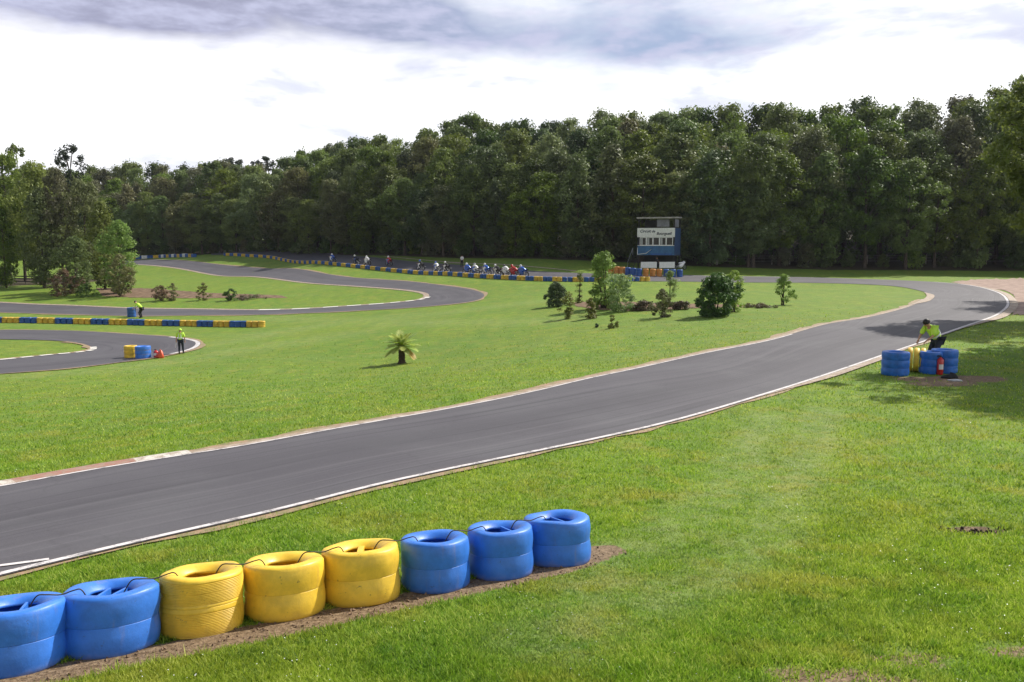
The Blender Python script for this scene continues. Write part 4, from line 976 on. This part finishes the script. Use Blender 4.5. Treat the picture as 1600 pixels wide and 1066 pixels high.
def person_meshes(J):
    """J: pel, chest, neck, head and for L/R sh, el, ha, hip, kn, an, toe. Returns body, top, legs meshes"""
    b = {'pel': (J['pel'], .125), 'wai': (lerp(J['pel'], J['chest'], .45), .115), 'chest': (J['chest'], .135), 'nb': (lerp(J['chest'], J['neck'], .8), .065), 'neck': (J['neck'], .055)}
    hd = Vector(J['head']); nk = Vector(J['neck']); up = (hd - nk).normalized(); fw = Vector(J.get('fwd', (0, 1, 0))); fw = (fw - up * fw.dot(up)).normalized(); sd_ = fw.cross(up)
    b['jaw'] = (tuple(nk + up * .06 + fw * .02), .07); b['face'] = (tuple(hd + fw * .005), .092); b['crown'] = (tuple(hd + up * .085 - fw * .01), .075)
    b['nose'] = (tuple(hd + fw * .115 - up * .02), .014); b['earl'] = (tuple(hd + sd_ * .095 - up * .01), .014); b['earr'] = (tuple(hd - sd_ * .095 - up * .01), .014)
    E = [('pel', 'wai'), ('wai', 'chest'), ('chest', 'nb'), ('nb', 'neck'), ('neck', 'jaw'), ('jaw', 'face'), ('face', 'crown'), ('face', 'nose'), ('face', 'earl'), ('face', 'earr')]
    for s_ in 'LR':
        b['sh' + s_] = (J['sh' + s_], .062); b['ua' + s_] = (lerp(J['sh' + s_], J['el' + s_], .5), .048); b['el' + s_] = (J['el' + s_], .040); b['fa' + s_] = (lerp(J['el' + s_], J['ha' + s_], .45), .037); b['wr' + s_] = (J['ha' + s_], .026)
        a = Vector(J['el' + s_]); h = Vector(J['ha' + s_]); d = (h - a).normalized(); q = d.cross(Vector((.3, .2, 1))).normalized(); c = d.cross(q)
        pm = h + d * .05; b['pm' + s_] = (tuple(pm), .034)
        E += [('chest', 'sh' + s_), ('sh' + s_, 'ua' + s_), ('ua' + s_, 'el' + s_), ('el' + s_, 'fa' + s_), ('fa' + s_, 'wr' + s_), ('wr' + s_, 'pm' + s_)]
        for f in range(4):
            k = (f - 1.5) * .021; l1 = [.062, .072, .068, .054][f]; r1 = pm + d * .035 + q * k
            b['f%d' % f + s_] = (tuple(r1), .0095); b['g%d' % f + s_] = (tuple(r1 + d * l1 * .55 + c * .014), .0085); b['h%d' % f + s_] = (tuple(r1 + d * l1 * .85 + c * .04), .007)
            E += [('pm' + s_, 'f%d' % f + s_), ('f%d' % f + s_, 'g%d' % f + s_), ('g%d' % f + s_, 'h%d' % f + s_)]
        b['t' + s_] = (tuple(pm - q * .05 + d * .005), .011); b['tt' + s_] = (tuple(pm - q * .065 + d * .045 + c * .01), .009); E += [('pm' + s_, 't' + s_), ('t' + s_, 'tt' + s_)]
        b['hip' + s_] = (J['hip' + s_], .09); b['th' + s_] = (lerp(J['hip' + s_], J['kn' + s_], .5), .075); b['kn' + s_] = (J['kn' + s_], .055); b['ca' + s_] = (lerp(J['kn' + s_], J['an' + s_], .35), .052); b['an' + s_] = (J['an' + s_], .036); b['toe' + s_] = (J['toe' + s_], .03)
        E += [('pel', 'hip' + s_), ('hip' + s_, 'th' + s_), ('th' + s_, 'kn' + s_), ('kn' + s_, 'ca' + s_), ('ca' + s_, 'an' + s_), ('an' + s_, 'toe' + s_)]
    body = skin_mesh(b, E, 'pel')
    def grow(names, k, add=0): return {n: (b[n][0], b[n][1] * k + add) for n in names}
    tn = ['pel', 'wai', 'chest', 'nb'] + [x + s_ for s_ in 'LR' for x in ('sh', 'ua', 'el')]
    te = [e for e in E if e[0] in tn and e[1] in tn]; top = skin_mesh(grow(tn, 1.16, .030), te, 'pel')
    ln = ['pel'] + [x + s_ for s_ in 'LR' for x in ('hip', 'th', 'kn', 'ca', 'an')]
    le = [e for e in E if e[0] in ln and e[1] in ln]; legs = skin_mesh(grow(ln, 1.10, .020), le, 'pel')
    sn = lambda s_: {'an' + s_: (b['an' + s_][0], .052), 'toe' + s_: (b['toe' + s_][0], .045), 'heel' + s_: (tuple(Vector(b['an' + s_][0]) - (Vector(b['toe' + s_][0]) - Vector(b['an' + s_][0])) * .35 + Vector((0, 0, -.03))), .045)}
    shoes = [skin_mesh(sn(s_), [('heel' + s_, 'an' + s_), ('an' + s_, 'toe' + s_)], 'an' + s_) for s_ in 'LR']
    mb = MB(); hm = Matrix.Translation(hd + up * .035 - fw * .018) @ fw.to_track_quat('Y', 'Z').to_matrix().to_4x4()
    def hf(r, z, a, j): return r * (1 + .04 * math.sin(7 * a + j)), z
    mb.lathe([(math.sin(PI * j / 10) * .112, math.cos(PI * j / 10) * .108) for j in range(0, 6)] + [(.108, -.03)], 16, hm, False, hf); hair = mb.mesh('hair')
    return dict(body=body, top=top, legs=legs, shoes=shoes, hair=hair, head=(hd, up, fw))
def helmet_mesh(hd, up, fw):
    Q = Matrix.Translation(hd + up * .02) @ Matrix([(*fw.cross(up), 0), (*fw, 0), (*up, 0), (0, 0, 0, 1)]).transposed().to_4x4() if False else Matrix.Translation(hd + up * .02) @ fw.to_track_quat('Y', 'Z').to_matrix().to_4x4()
    a = MB(); a.ball((0, -.005, 0), (.27, .33, .29), 16, Q); v = MB(); v.ball((0, .045, .01), (.235, .25, .12), 14, Q); return a.mesh('helmet'), v.mesh('visor')
def put_person(pm, loc, rz, label, top, legs, helmet=None, group=None, scale=1, hair=True, vest=False):
    root = empty('person', loc, rz, label, 'person', group); root.scale = (scale,) * 3
    body = link('body', pm['body'], M['skin'], root)
    o = link('jacket', pm['top'], M['hivis'], root); slotmat(o, M[top]); o = link('trousers', pm['legs'], M['jeans'], root); slotmat(o, M[legs])
    for s_ in pm['shoes']: link('shoe', s_, M['rubber'], root)
    if helmet:
        if 'hm' not in pm: pm['hm'], pm['vs'] = helmet_mesh(*pm['head'])
        h = link('helmet', pm['hm'], M['white'], root); slotmat(h, M[helmet]); link('visor', pm['vs'], M['glass'], h)
    elif hair == 'cap': slotmat(link('cap', pm['hair'], M['hair'], root), M['hivis'])
    elif hair: link('hair', pm['hair'], M['hair'], root)
    return root
def tape(J, root):
    """reflective bands and back straps of a hi-vis vest"""
    mb = MB(); w = Vector(lerp(J['pel'], J['chest'], .5)); ax = (Vector(J['chest']) - Vector(J['pel'])).normalized(); Q = Matrix.Translation(w) @ ax.to_track_quat('Z', 'Y').to_matrix().to_4x4()
    mb.lathe([(.176, -.03), (.179, 0), (.176, .03)], 18, Q); mb.build('reflective_band', M['reflect'], root)
    c = Vector(J['chest']); f = Vector(J['neck']) - c; bk = Vector(J['fwd']); bk = -(bk - ax * bk.dot(ax)).normalized()
    for sx_ in (-.08, .08):
        mb = MB(); mb.tube([w + Vector((sx_, 0, 0)) + bk * .155, c + Vector((sx_, 0, 0)) + bk * .165, c + ax * .12 + Vector((sx_, 0, 0)) + bk * .12], .02, 6); mb.build('reflective_strap', M['reflect'], root)

STAND = dict(pel=(0, 0, .94), chest=(0, .0, 1.30), neck=(0, .0, 1.50), head=(0, .02, 1.63), fwd=(0, 1, -.15),
             shL=(-.20, 0, 1.42), elL=(-.27, .02, 1.14), haL=(-.30, .10, .92), shR=(.20, 0, 1.42), elR=(.27, 0, 1.14), haR=(.27, .08, .90),
             hipL=(-.10, 0, .90), knL=(-.11, .04, .49), anL=(-.12, -.02, .09), toeL=(-.14, .15, .035), hipR=(.10, 0, .90), knR=(.12, .08, .50), anR=(.13, .10, .09), toeR=(.15, .27, .035))
BEND = dict(pel=(0, -.18, .88), chest=(0, .10, 1.16), neck=(0, .25, 1.31), head=(0, .34, 1.40), fwd=(0, .8, -.6),
            shL=(-.19, .17, 1.25), elL=(-.24, .30, 1.0), haL=(-.18, .48, .86), shR=(.19, .17, 1.25), elR=(.24, .30, 1.0), haR=(.16, .48, .84),
            hipL=(-.10, -.17, .84), knL=(-.13, .02, .46), anL=(-.13, -.12, .09), toeL=(-.15, .05, .035), hipR=(.10, -.17, .84), knR=(.13, .0, .46), anR=(.14, -.10, .09), toeR=(.16, .07, .035))
RIDE = dict(pel=(0, -.32, .80), chest=(0, .02, 1.05), neck=(0, .20, 1.15), head=(0, .30, 1.24), fwd=(0, 1, -.1),
            shL=(-.19, .10, 1.10), elL=(-.30, .25, .93), haL=(-.28, .46, .90), shR=(.19, .10, 1.10), elR=(.30, .25, .93), haR=(.28, .46, .90),
            hipL=(-.12, -.30, .78), knL=(-.24, .06, .66), anL=(-.20, -.28, .36), toeL=(-.22, -.12, .31), hipR=(.12, -.30, .78), knR=(.24, .06, .66), anR=(.20, -.28, .36), toeR=(.22, -.12, .31))
pmS = person_meshes(STAND); pmB = person_meshes(BEND); pmR = person_meshes(RIDE)

# right marshal, bending behind the tyres (facing left)
g = G(1461, 574); rt = put_person(pmB, (g[0] + .1, g[1] + .4, gz(g[0] + .1, g[1] + .4)), PI / 2 + .35, 'dark haired marshal in yellow hi-vis jacket bending over the right tyres', 'hivis', 'jeans', scale=1.08); tape(BEND, rt)
# left marshal walking, back to the camera, white paper in hand
g = G(283, 553); rt = put_person(pmS, tuple(g), .15, 'marshal in yellow hi-vis jacket walking beside the left hairpin', 'hivis', 'jeans', scale=.93, hair='cap'); tape(STAND, rt)
k_ = .93; hx = rt.matrix_basis @ Vector((-.31, .13, .86)); mb = MB(); mb.box((0, 0, -.19), (.05, .012, .42)); mb.tube([(0, 0, .12), (0, 0, -.42)], .012, 6)
tag(mb.build('furled_flag', M['whitecloth'], None, tuple(hx), (0, .2, 0), .004), 'furled white flag held low by the walking marshal', 'flag')
# far marshal bending by a blue stack, white sheet on top
g = G(219, 497); rt = put_person(pmB, tuple(g), PI / 2, 'marshal in hi-vis top bending by the far blue stack', 'hivis', 'blacktop', scale=1.12)

# marshal tyre posts ------------------------------------------------------------
def post_stack(u, v, mat, H, R, label, nt=3, dx=0, name='tyre_stack', group=None):
    g = G(u, v); d = g[:2] / np.linalg.norm(g[:2]); c = g[:2] + d * R * .9; z = gz(*c); w = H / nt; root = empty(name, (c[0], c[1], z - .01), 0, label, 'tyre stack', group)
    for k in range(nt):
        me = tyre_mesh(int(u) + k, w, R, R * .52, False, 40, .006, seam=2, top=(.06, .028, .010) if k == nt - 1 else (.012, .0115, .0085), bot=(.05, .022, .008) if k == 0 else (.012, .0115, .0085), sd=int(u)); link('tyre', me, M[mat], root, (0, 0, w * (k + .5)))
    return root
gr = 'tyres of the right marshal post'
kR = G(1398, 588)[1] / F
R_ = 20.5 * kR
post_stack(1398, 588, 'bluemid', 38 * kR, R_, 'blue tyre stack at the left end of the right marshal post', group=gr)
post_stack(1453, 585, 'bluemid', 36 * kR, R_ * .8, 'narrower blue tyre stack right behind the standing yellow tyres', group=gr)
post_stack(1474, 584, 'bluemid', 38 * kR, R_ * 1.0, 'wide blue tyre stack behind the red extinguisher', group=gr)
g = G(1420, 583)
for k in range(3):
    me = tyre_mesh(90 + k, .155, .40, .2, False, 44, .006, bot=(.05, .024, .008)); x = g[0] + .22 + k * .17; y = g[1] + .42 - .08 * k
    o = link('tyre', me, M['yellow'], None, (x, y, gz(x, y) + .40), (0, PI / 2 + .03 * k, -.45))
    tag(o, ['yellow tyre standing on edge against the left blue stack', 'yellow tyre standing on edge between two other yellow tyres', 'yellow tyre standing on edge closest to the bending marshal'][k], 'tyre', gr)
def extinguisher(u, v, mat, label, H=.52, R=.085, lean=0):
    g = G(u, v); root = empty('fire_extinguisher', tuple(g), 0, label, 'extinguisher'); root.rotation_euler = (0, lean, 0)
    mb = MB(); mb.lathe([(0, 0), (R * .9, 0), (R, .02), (R, H * .78), (R * .8, H * .87), (R * .35, H * .92), (R * .3, H * .96), (0, H * .96)], 20); mb.build('cylinder', M[mat], root)
    mb = MB(); mb.box((0, 0, H * .99), (.05, .03, .04)); mb.box((-.05, 0, H * 1.05), (.14, .02, .016), None, (0, -.2, 0)); mb.box((-.05, 0, H * 1.0), (.13, .02, .016)); mb.build('valve_handle', M['rubber'], root)
    mb = MB(); mb.tube([(.03, 0, H * .98), (.12, -.01, H * .85), (.12, -.01, H * .5), (.10, -.01, H * .3)], .012, 8); mb.tube([(.10, -.01, H * .3), (.10, -.01, H * .15)], [.02, .03], 8); mb.build('hose', M['rubber'], root)
    mb = MB(); a0 = -PI / 2; n = 8; vs = []; fs = []
    for i_ in range(n + 1):
        a = a0 - .8 + 1.6 * i_ / n
        for z in (H * .3, H * .58): vs.append(((R + .002) * math.cos(a), (R + .002) * math.sin(a), z))
    for i_ in range(n): fs.append((2 * i_, 2 * i_ + 2, 2 * i_ + 3, 2 * i_ + 1))
    mb.add(vs, fs, True); mb.build('label_sticker', M['whitecloth'], root); return root
extinguisher(1468, 585.5, 'red', 'red fire extinguisher with white label before the right blue stack', .60, .10)
def lump(name, u, v, dims, mat, label, cat, seed=1):
    g = G(u, v); r = random.Random(seed); mb = MB(); p = [r.random() * 6 for _ in range(4)]
    def fn(rr_, z, a, j): return rr_ * (1 + .22 * math.sin(2 * a + p[0]) + .12 * math.sin(5 * a + p[1] + j)), z * (1 + .25 * math.sin(a + p[2]))
    mb.lathe([(0, 0), (.5, 0), (.52, .25), (.42, .6), (.25, .85), (.1, .95), (0, .97)], 22, Matrix.Diagonal((*dims, 1)), False, fn)
    return tag(mb.build(name, M[mat], None, tuple(g)), label, cat)
lump('bag', 1484, 591, (.42, .34, .16), 'blacktop', 'small black bag lying on the bare earth by the extinguisher', 'bag', 3)
lump('cloth', 1492, 595, (.5, .3, .05), 'greycloth', 'crumpled grey cloth beside the black bag', 'cloth', 6)
gl = 'tyres of the left marshal post'; kL = G(204, 559)[1] / F
post_stack(205, 560, 'yellow', 19.5 * kL, 10 * kL, 'yellow tyre stack by the left hairpin', group=gl)
post_stack(224, 561, 'blue', 19.5 * kL, 11.5 * kL, 'blue tyre stack by the left hairpin, next to the yellow one', group=gl)
extinguisher(244, 559, 'red', 'dark red extinguisher standing on the grass by the left blue stack', .5, .14)
lump('bag', 250, 559.5, (.46, .4, .46), 'redorange', 'orange red bag behind the dark red extinguisher', 'bag', 9)
kF = G(205, 496)[1] / F
post_stack(206, 496, 'bluefar', 15 * kF, 6.5 * kF, 'lone blue tyre stack before the far bending marshal')
g = G(210, 496); lump('cloth', 210, 496, (.5, .4, .16), 'whitecloth', 'white cloth draped on the far blue stack', 'cloth', 4).location = (g[0], g[1] + .55, g[2] + 14.6 * kF)

# ------------------------------------------------------------------ motorcycles and riders
def bike():
    root = empty('motorcycle', (0, 0, 0))
    for y in (-.62, .66):
        w = MB(); Q = Matrix.Rotation(PI / 2, 4, 'Y'); w.lathe([(.22, -.05), (.27, -.06), (.30, -.03), (.305, 0), (.30, .03), (.27, .06), (.22, .05)], 24, Q, True); wh = w.build('wheel', M['rubber'], root, (0, y, .305))
        r = MB(); r.lathe([(.21, -.03), (.235, -.02), (.235, .02), (.21, .03)], 20, Q, True)
        for s_ in range(5): a = s_ * 2 * PI / 5; r.tube([(0, 0, 0), (0, .22 * math.cos(a), .22 * math.sin(a))], .018, 5)
        r.build('rim', M['metal'], wh)
    def hull(secs):
        mb = MB(); n = 10; vs = []; fs = []
        for (y, z0, z1, w) in secs:
            for k in range(n):
                a = 2 * PI * k / n; vs.append((math.cos(a) * w, y, (z0 + z1) / 2 + math.sin(a) * (z1 - z0) / 2))
        for i_ in range(len(secs) - 1):
            for k in range(n): fs.append((i_ * n + k, i_ * n + (k + 1) % n, (i_ + 1) * n + (k + 1) % n, (i_ + 1) * n + k))
        fs.append(tuple(range(n))); fs.append(tuple(range((len(secs) - 1) * n, len(secs) * n))[::-1]); mb.add(vs, fs, True); return mb
    hull([(-.2, .28, .52, .08), (-.05, .22, .66, .16), (.2, .22, .8, .19), (.42, .34, .98, .17), (.58, .62, 1.05, .12), (.72, .78, .92, .05)]).build('fairing', M['bikewhite'], root)
    hull([(-.22, .72, .8, .1), (-.05, .70, .88, .16), (.2, .72, .93, .15), (.32, .78, .9, .1)]).build('fuel_tank', M['bikewhite'], root)
    hull([(-.85, .86, .93, .05), (-.65, .76, .90, .1), (-.4, .68, .80, .13), (-.2, .66, .77, .11)]).build('seat', M['blacktop'], root)
    hull([(-.3, .3, .6, .1), (0, .25, .62, .13), (.2, .3, .6, .1)]).build('engine', M['metal'], root)
    mb = MB(); [mb.tube([(sx_, .66, .305), (sx_, .5, .95)], .025, 6) for sx_ in (-.09, .09)]; mb.build('fork', M['metal'], root)
    mb = MB(); [mb.tube([(sx_, -.62, .305), (sx_, -.15, .4)], .025, 6) for sx_ in (-.1, .1)]; mb.build('swingarm', M['metal'], root)
    mb = MB(); mb.tube([(-.30, .42, .9), (0, .52, .93), (.30, .42, .9)], .014, 6); mb.build('handlebar', M['rubber'], root)
    mb = MB(); mb.tube([(.13, -.1, .3), (.16, -.5, .4), (.17, -.8, .55)], [.03, .035, .045], 8); mb.build('exhaust', M['metal'], root); return root
base_bike = bike(); first = True
brng = random.Random(2)
RIDERS = [(516, 415, 'bikeblue', 'white', 'bikewhite', 'leading lone rider at the head of the field'), (556, 417.5, 'jeans', 'white', 'bikeblue', 'dark suited rider in the following pair'), (571, 419.5, 'white', 'white', 'bikewhite', 'white suited rider in the following pair'),
          (606, 420, 'bikered', 'white', 'bikeblue', 'lone rider in the gap before the main bunch'), (656, 427.5, 'blacktop', 'bikeblue', 'bikewhite', 'first rider of the main bunch'), (681, 430, 'white', 'bikeblue', 'bikeblue', 'second rider of the main bunch'), (697, 430, 'blacktop', 'white', 'bikewhite', 'third rider of the main bunch, in black'),
          (730, 433.5, 'bikeblue', 'white', 'bikeblue', 'blue suited rider after the standing man'), (741, 434, 'white', 'metal', 'bikeblue', 'pale suited rider after the standing man'), (760, 434.5, 'bikeblue', 'white', 'bikewhite', 'rider on white machine in the middle of the tail group'),
          (779, 436, 'blacktop', 'white', 'bikewhite', 'black suited rider in the tail group'), (791, 437, 'white', 'bikeblack', 'bikewhite', 'white suited rider in the tail group'), (804, 437.5, 'bikered', 'red', 'bikered', 'red suited rider near the end of the tail group'), (817, 438, 'bikeblue', 'white', 'bikeblue', 'last blue suited rider of the field')]
tl = resample(catmull(Gl([(860, 439), (740, 433), (600, 423), (500, 412)])[:, :2], 8), 200)
M['white'] = M['white']
for k, (u, v, suit, helm, fair, txt) in enumerate(RIDERS):
    g = G(u, v - 2.5); j = int(np.argmin(np.hypot(tl[:, 0] - g[0], tl[:, 1] - g[1]))); t = tl[min(199, j + 1)] - tl[max(0, j - 1)]
    rz = math.atan2(t[1], t[0]) - PI / 2 + PI * 0; x, y = g[0], g[1] + 1.4; z = gz(x, y) + .04
    if base_bike is not None and first: b = base_bike; first = False
    else: b = copy_tree(base_bike)
    b.scale = (1.12,) * 3; b.location = (x, y, z); b.rotation_euler = (0, brng.uniform(-.25, .2), rz + brng.uniform(-.1, .1))
    for c in b.children:
        if c.name.startswith('fairing') or c.name.startswith('fuel_tank'): slotmat(c, M[fair])
    tag(b, {'bikewhite': 'white', 'bikeblue': 'blue', 'bikered': 'red'}[fair] + ' racing motorcycle under the ' + txt.replace(' of the field', ''), 'motorcycle', 'racing motorcycles on the far straight')
    p = put_person(pmR, (x, y, z), 0, 'crouched motorcyclist: ' + txt, suit, suit, helm, 'riders on the far straight', scale=1.12); p.rotation_euler = b.rotation_euler
g = G(722, 417); put_person(pmS, (g[0], g[1], g[2]), 2.6, 'person in white top standing behind the riders on the verge', 'whitecloth', 'blacktop', scale=1.0)

# ------------------------------------------------------------------ commentary tower
def tower():
    g = G(1024, 421); root = empty('commentary_tower', tuple(g), math.radians(-22), 'two storey blue timber tower with white lettered sign at the wood edge', 'tower')
    W, Dp = 4.95, 4.2; s_ = g[1] / F; zf = 1.75
    H = lambda v: (421 - v) * s_
    x0, x1 = -W / 2, W / 2; y0 = 0
    z1, z2, z3, z4, z5, z6 = H(399), H(384), H(371.5), H(357), H(343.5), H(339.5)
    for (x, y) in ((x0 + .1, .1), (x1 - .1, .1), (x0 + .1, Dp - .1), (x1 - .1, Dp - .1), (0, .1)):
        mb = MB(); mb.box((x, y, (z5 - .3) / 2), (.16, .16, z5 + .3)); mb.build('post', M['dark'], root, bevel=.01)
    mb = MB(); mb.box((0, Dp / 2, z1 - .06), (W + .1, Dp + .1, .14)); mb.build('floor_deck', M['dark'], root)
    mb = MB(); mb.box((0, Dp * .75, z1 / 2 - .1), (W * .9, .1, z1 + .1)); mb.build('ground_floor_wall', M['dark'], root)
    mb = MB(); nb = 6
    for k in range(nb): h = (z2 - z1) / nb; mb.box((0, -.02 + .006 * (k % 2), z1 + h * (k + .5)), (W, .08, h * .94))
    mb.build('front_wall', M['bluewall'], root)
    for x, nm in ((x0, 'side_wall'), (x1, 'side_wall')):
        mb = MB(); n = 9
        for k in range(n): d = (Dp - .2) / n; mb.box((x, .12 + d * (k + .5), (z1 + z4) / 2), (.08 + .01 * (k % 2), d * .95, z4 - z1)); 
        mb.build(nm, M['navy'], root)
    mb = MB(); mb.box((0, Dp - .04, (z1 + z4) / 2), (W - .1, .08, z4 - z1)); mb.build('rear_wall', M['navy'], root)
    n = 5; ww = (W - .5) / n
    for k in range(n):
        xc = x0 + .45 + ww * (k + .5) - .15
        mb = MB(); fr = .07
        for (cx_, cz_, dx_, dz_) in ((xc - ww / 2 + fr / 2, (z2 + z3) / 2, fr, z3 - z2), (xc + ww / 2 - fr / 2 - .004, (z2 + z3) / 2, fr, z3 - z2), (xc, z2 + fr / 2, ww - 2 * fr - .01, fr), (xc, z3 - fr / 2, ww - 2 * fr - .01, fr)): mb.box((cx_, -.03, cz_), (dx_, .1, dz_))
        wf_ = mb.build('window', M['white'], root)
        mb = MB(); mb.box((xc, .0, (z2 + z3) / 2), (ww - 2 * fr - .004, .02, z3 - z2 - 2 * fr)); mb.build('pane', M['glass'], wf_)
        if k in (0, 1, 3):
            mb = MB(); nn = 8; vs = []; fs = []
            for i_ in range(nn + 1):
                x_ = xc - ww * .36 + ww * .3 * i_ / nn
                for z in (z2 + .1, z3 - .1): vs.append((x_, -.025 + .006 * (i_ % 2), z))
            for i_ in range(nn): fs.append((2 * i_, 2 * i_ + 2, 2 * i_ + 3, 2 * i_ + 1))
            mb.add(vs, fs); mb.build('curtain', M['greycloth'], wf_)
    mb = MB(); mb.box((0, -.07, z2 - .02), (W, .12, .07)); mb.build('sill', M['white'], root)
    mb = MB(); mb.box((0, -.10, (z3 + z4) / 2), (W + .1, .07, z4 - z3 - .04)); sg = mb.build('sign_board', M['white'], root, bevel=.01)
    def text(s, x, z, size, name='lettering'):
        c = bpy.data.curves.new(name, 'FONT'); c.body = s; c.size = size; c.extrude = .004; c.shear = .25; c.offset = .012
        o = bpy.data.objects.new('tmp', c); COL.objects.link(o); bpy.context.view_layer.update(); me = bpy.data.meshes.new_from_object(o.evaluated_get(bpy.context.evaluated_depsgraph_get())); bpy.data.objects.remove(o); me.materials.clear(); link(name, me, M['ink'], sg, (x, -.145, z), (PI / 2, 0, 0))
    text('Circuit', x0 + .3, (z3 + z4) / 2 + .02, .52); text('de', x0 + 1.9, (z3 + z4) / 2 + .02, .46); text('Bourgueil', x0 + 2.55, (z3 + z4) / 2 - .30, .52)
    # open terrace above
    mb = MB(); mb.box((0, Dp / 2, z4 + .03), (W + .1, Dp, .1)); mb.build('terrace_deck', M['dark'], root)
    mb = MB(); mb.box((.85, .12, (z4 + z5) / 2 + .05), (1.75, .05, z5 - z4 - .2)); mb.build('terrace_panel', M['greypanel'], root)
    mb = MB(); mb.box((x1 - .02, 1.6, z4 + .62), (.05, 2.4, 1.0)); mb.build('terrace_panel', M['greypanel'], root)
    mb = MB(); mb.box((x0 + 1.2, Dp - .3, (z4 + z5) / 2), (2.2, .06, z5 - z4 - .1)); mb.build('terrace_panel', M['dark'], root)
    for x in (x0 + .1, x0 + 1.6): mb = MB(); mb.box((x, .06, z4 + .55), (.05, .05, .9)); mb.build('rail_post', M['dark'], root)
    mb = MB(); mb.box((0.0, Dp / 2 - .1, (z5 + z6) / 2 + .05), (W + .25, Dp + .5, .2), None, (.03, 0, 0)); mb.build('roof', M['roof'], root, bevel=.02)
    # outside stair and its rails on the left
    mb = MB(); a = Vector((x0 - .35, .2, z1)); b = Vector((x0 - .35, -2.6, 0)); ns = 9
    for off_ in (-.35, .35): mb.tube([a + Vector((off_, 0, 0)), b + Vector((off_, 0, 0))], .05, 5)
    for k in range(ns): p = b.lerp(a, (k + .5) / ns); mb.box(tuple(p), (.7, .26, .04))
    st = mb.build('stair', M['dark'], root)
    mb = MB(); mb.tube([a + Vector((-.35, 0, .95)), b + Vector((-.35, 0, .95))], .035, 5); mb.tube([a + Vector((-.35, 0, 0)), a + Vector((-.35, 0, .95))], .035, 5); mb.tube([b + Vector((-.35, 0, 0)), b + Vector((-.35, 0, .95))], .035, 5); mb.build('handrail', M['metal'], st)
    mb = MB(); mb.tube([(x0 + .05, -.25, z1 + .1), (x0 + .05, -.25, z1 + 1.0)], .045, 6); mb.tube([(x0 + .05, -.25, z1 + .1), (x0 + 1.2, -.25, z1 + .22), (x0 + 1.9, -.2, z1 + .75)], .04, 6)
    mb.build('awning_arm', M['white'], root)
    mb = MB(); mb.box((.8, -.11, z1 + .12), (2.9, .04, .2)); mb.build('trim_board', M['bluefar'], root)
    return root
tower()
def board(u0, u1, v, h, label):
    a, b = G(u0, v), G(u1, v); d = b - a; L = math.hypot(d[0], d[1]); root = empty('banner_board', tuple((a + b) / 2), math.atan2(d[1], d[0]), label, 'banner', 'white boards before the tower')
    mb = MB(); mb.box((0, 0, h / 2 + .35), (L, .05, h)); mb.build('panel', M['white'], root, bevel=.01)
    for x in (-L / 2 + .1, L / 2 - .1): mb = MB(); mb.box((x, .05, h / 2 + .1), (.06, .05, h + .5)); mb.build('leg', M['metal'], root)
board(1001, 1026, 423, .8, 'white advertising board at the tower foot, the left one of the two')
board(1030, 1054, 423, .8, 'white advertising board at the tower foot, by the parked machine')
g = G(1028, 422.5); put_person(pmS, (g[0], g[1] + .8, gz(g[0], g[1] + .8)), 3.0, 'person in dark clothes standing between the two white boards', 'blacktop', 'jeans', scale=.95)
g = G(1062, 421.5); b = copy_tree(base_bike); b.location = (g[0], g[1], g[2]); b.rotation_euler = (0, 0, -1.2); tag(b, 'white motorcycle parked beside the foot of the blue tower', 'motorcycle')
del b['group']

# ------------------------------------------------------------------ air
mb = MB(); zl = float(GZ.min()) - 1; bpy.context.view_layer.update(); zh = 52.0
mb.box(((gx[0] + gx[-1]) / 2, (gy[0] + gy[-1]) / 2, (zl + zh) / 2), (gx[-1] - gx[0] + 6, gy[-1] - gy[0] + 6, zh - zl)); hm = bpy.data.materials.new('haze'); hm.use_nodes = True; t = NT(hm.node_tree)
ho = t.n('ShaderNodeOutputMaterial'); hv = t.n('ShaderNodeVolumePrincipled'); hv.inputs['Color'].default_value = (.80, .86, 1, 1); hv.inputs['Density'].default_value = .00010; hv.inputs['Anisotropy'].default_value = .3; t.l(hv.outputs[0], ho.inputs['Volume'])
tag(mb.build('haze', hm), 'thin pale air between the bank and the wood', None, None, 'stuff')
print('ZR', GZ.min(), GZ.max())

# ------------------------------------------------------------------ render settings
S.view_settings.view_transform = 'Standard'; S.view_settings.look = 'None'; S.view_settings.exposure = .18; S.view_settings.gamma = 1
S.render.engine = 'CYCLES'; S.cycles.use_denoising = True; S.cycles.max_bounces = 6; S.cycles.transparent_max_bounces = 8
S.cycles.diffuse_bounces = 3; S.cycles.glossy_bounces = 2; S.cycles.transmission_bounces = 3
